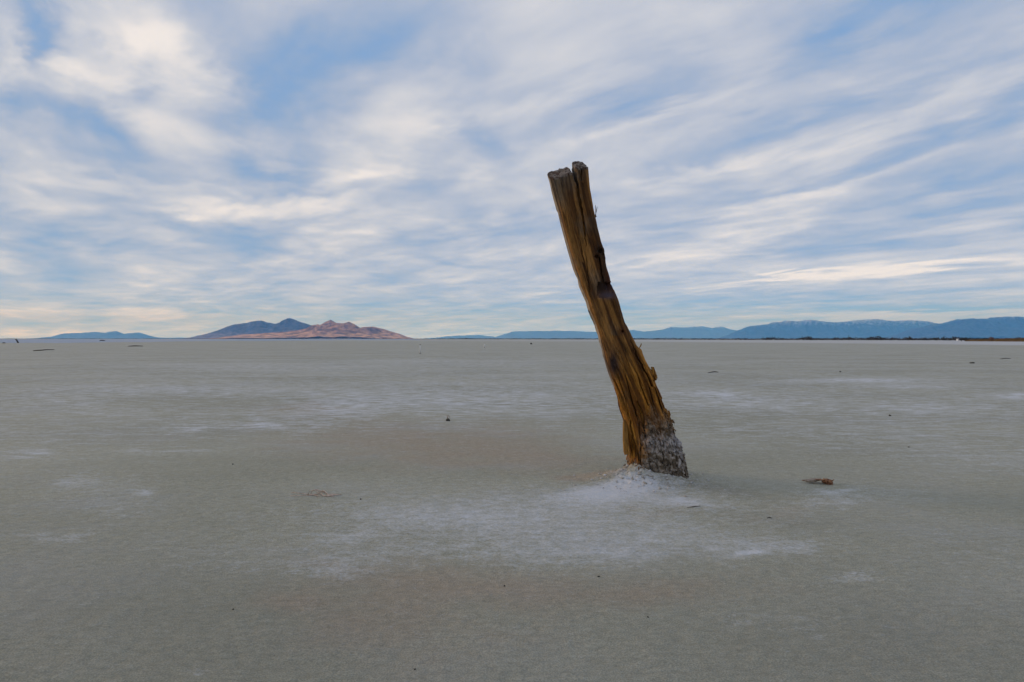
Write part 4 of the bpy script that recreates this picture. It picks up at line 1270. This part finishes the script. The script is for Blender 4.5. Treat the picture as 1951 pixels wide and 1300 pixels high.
# clump with a withered stalk, in the whitish patch
o = clod(853.5, 802.5, 9, 5.2, 'dark clod with a withered curled stalk in the whitish crust', seed=4)
k = ground_at(853.5, 802.5)[1] / F
tube_obj('stalk', [([(-3 * k, 0, 2 * k), (-2.5 * k, 0, 6 * k), (0, 0, 9.5 * k), (4 * k, .01, 7 * k), (4.4 * k, .01, 4 * k)], [.7 * k, .7 * k, .7 * k, .6 * k, .4 * k]),
                   ([(0, 0, 2 * k), (-1 * k, 0, 7.4 * k), (-5 * k, -.01, 8 * k)], [.6 * k, .5 * k, .3 * k])], DRIFT_PALE, o)
for i, (px, py, w, h, lb) in enumerate([
    (1696, 793, 5.5, 3.0, 'small dark clod alone in the middle distance right of the post'),
    (1852, 692.5, 8, 2.6, 'flat dark clod far off, below the snowy range near the right edge'),
    (1732, 853, 3.4, 2.0, 'tiny clod between the driftwood chunk and the right edge, behind the chunk'),
    (1601, 709, 3.6, 2.0, 'tiny clod far behind the driftwood chunk, at the whitish streak'),
    (443, 885.5, 3.2, 2.0, 'tiny clod left of the twig and a little behind it'),
    (687, 952, 3.2, 2.2, 'tiny black clod just right of the bleached twig'),
    (443, 1163, 3.4, 2.4, 'tiny clod on the bare mud in front of the twig, left part of the picture'),
    (790, 1278, 4.0, 2.6, 'tiny clod closest to the bottom edge of the picture'),
    (961, 1118, 3.4, 2.6, 'tiny clod on the brown mud below the middle of the picture'),
    (1235, 1178, 3.8, 2.8, 'tiny clod straight in front of the foot of the post'),
    (1141, 1100, 5.0, 2.0, 'flat tiny clod at the front rim of the white salt patch'),
    (1012, 656.3, 3.8, 3.2, 'far off black lump near the horizon left of the post'),
    (7, 654.3, 5.0, 1.8, 'far off dark lump at the left edge below the horizon'),
]):
    clod(px, py, w, h, lb, seed=11 + i * 3)

stick('stick', [(1309, 968.5, 0), (1322, 967.3, .6), (1335, 965.6, 0)], 0.9, DARKWOOD, 'short dark stick on the white salt just right of the post foot', 'stick', 'dark sticks on the flat')
stick('stick', [(1462, 988, 0), (1467, 987.4, .5), (1471, 988.2, 0)], 0.8, DARKWOOD, 'very short dark stick on the mud below the driftwood chunk', 'stick', 'dark sticks on the flat')
stick('stick', [(1349, 711, 0), (1356, 710.3, .7), (1362, 709.6, .9), (1369, 709.8, 0)], 0.7, DARKWOOD, 'bent dark stick lying far behind the post on its right side', 'stick', 'dark sticks on the flat')
stick('stick', [(1906, 684.5, 0), (1916, 683.8, .6), (1926, 684, 0)], 0.6, DARKWOOD, 'bent dark stick far off at the right edge of the flat', 'stick', 'dark sticks on the flat')
stick('driftwood_log', [(63, 669, 0), (72, 668.8, .6), (80, 668.2, .4), (88, 667.6, .8), (103, 666.8, 0)], 0.8, DARKWOOD, 'long dark log lying far off at the left, nearer than the other logs', 'log', 'logs lying far off on the left')
stick('driftwood_log', [(244, 660.4, 0), (256, 660.2, .5), (272, 660, 0)], 0.8, DARKWOOD, 'thin dark log below the far blue hill, right of the other logs', 'log', 'logs lying far off on the left')
stick('driftwood_log', [(190, 650, 0), (194, 649.8, .7), (200, 649.9, 0)], 0.8, DARKWOOD, 'short dark log closest to the horizon under the far blue hill', 'log', 'logs lying far off on the left')


def build_stakes():
    for (px, yb, yt, rad, lb) in ((800.5, 674, 656.5, 0.95, 'white marker stake with a dark top, standing right of the brown island'),
                                  (923, 663.6, 656.2, 1.15, 'short pale marker stake further off between white stake and post')):
        p, d = ground_at(px, yb)
        k = d / F
        h = (yb - yt) * k
        root = empty('marker_stake', p, label=lb, cat='stake', group='marker stakes on the flat')
        tube_obj('shaft', [([(0, 0, -0.02), (0.002, 0, h * .5), (0.0, 0, h * .93)], [rad * k, rad * k, rad * k])], WHITE, root, sides=10, wob=0.03)
        if yb > 670:
            tube_obj('cap', [([(0, 0, h * .93 + .003), (0, 0, h)], [rad * k * 1.25, rad * k * 1.25])], DARKWOOD, root, sides=10, wob=0.03)
            link('footing', lump_mesh('footing', rad * k * 2.2, rad * k * 2.0, rad * k * 1.0, 4, 0.4, 3), MUD, root, (0, 0, 0))
    p, d = ground_at(34.8, 653.6)
    k = d / F
    o = tube_obj('leaning_stump', [([(0, 0, -.1), (-1.5 * k, 0, 3 * k), (-3.6 * k, 0, 6 * k), (-6.6 * k, .1, 6.7 * k)], [1.3 * k, 1.2 * k, 1.1 * k, .4 * k])], DARKWOOD, None, p, sides=8)
    tag(o, label='short black leaning stump by the water at the far left', cat='stump')


build_stakes()
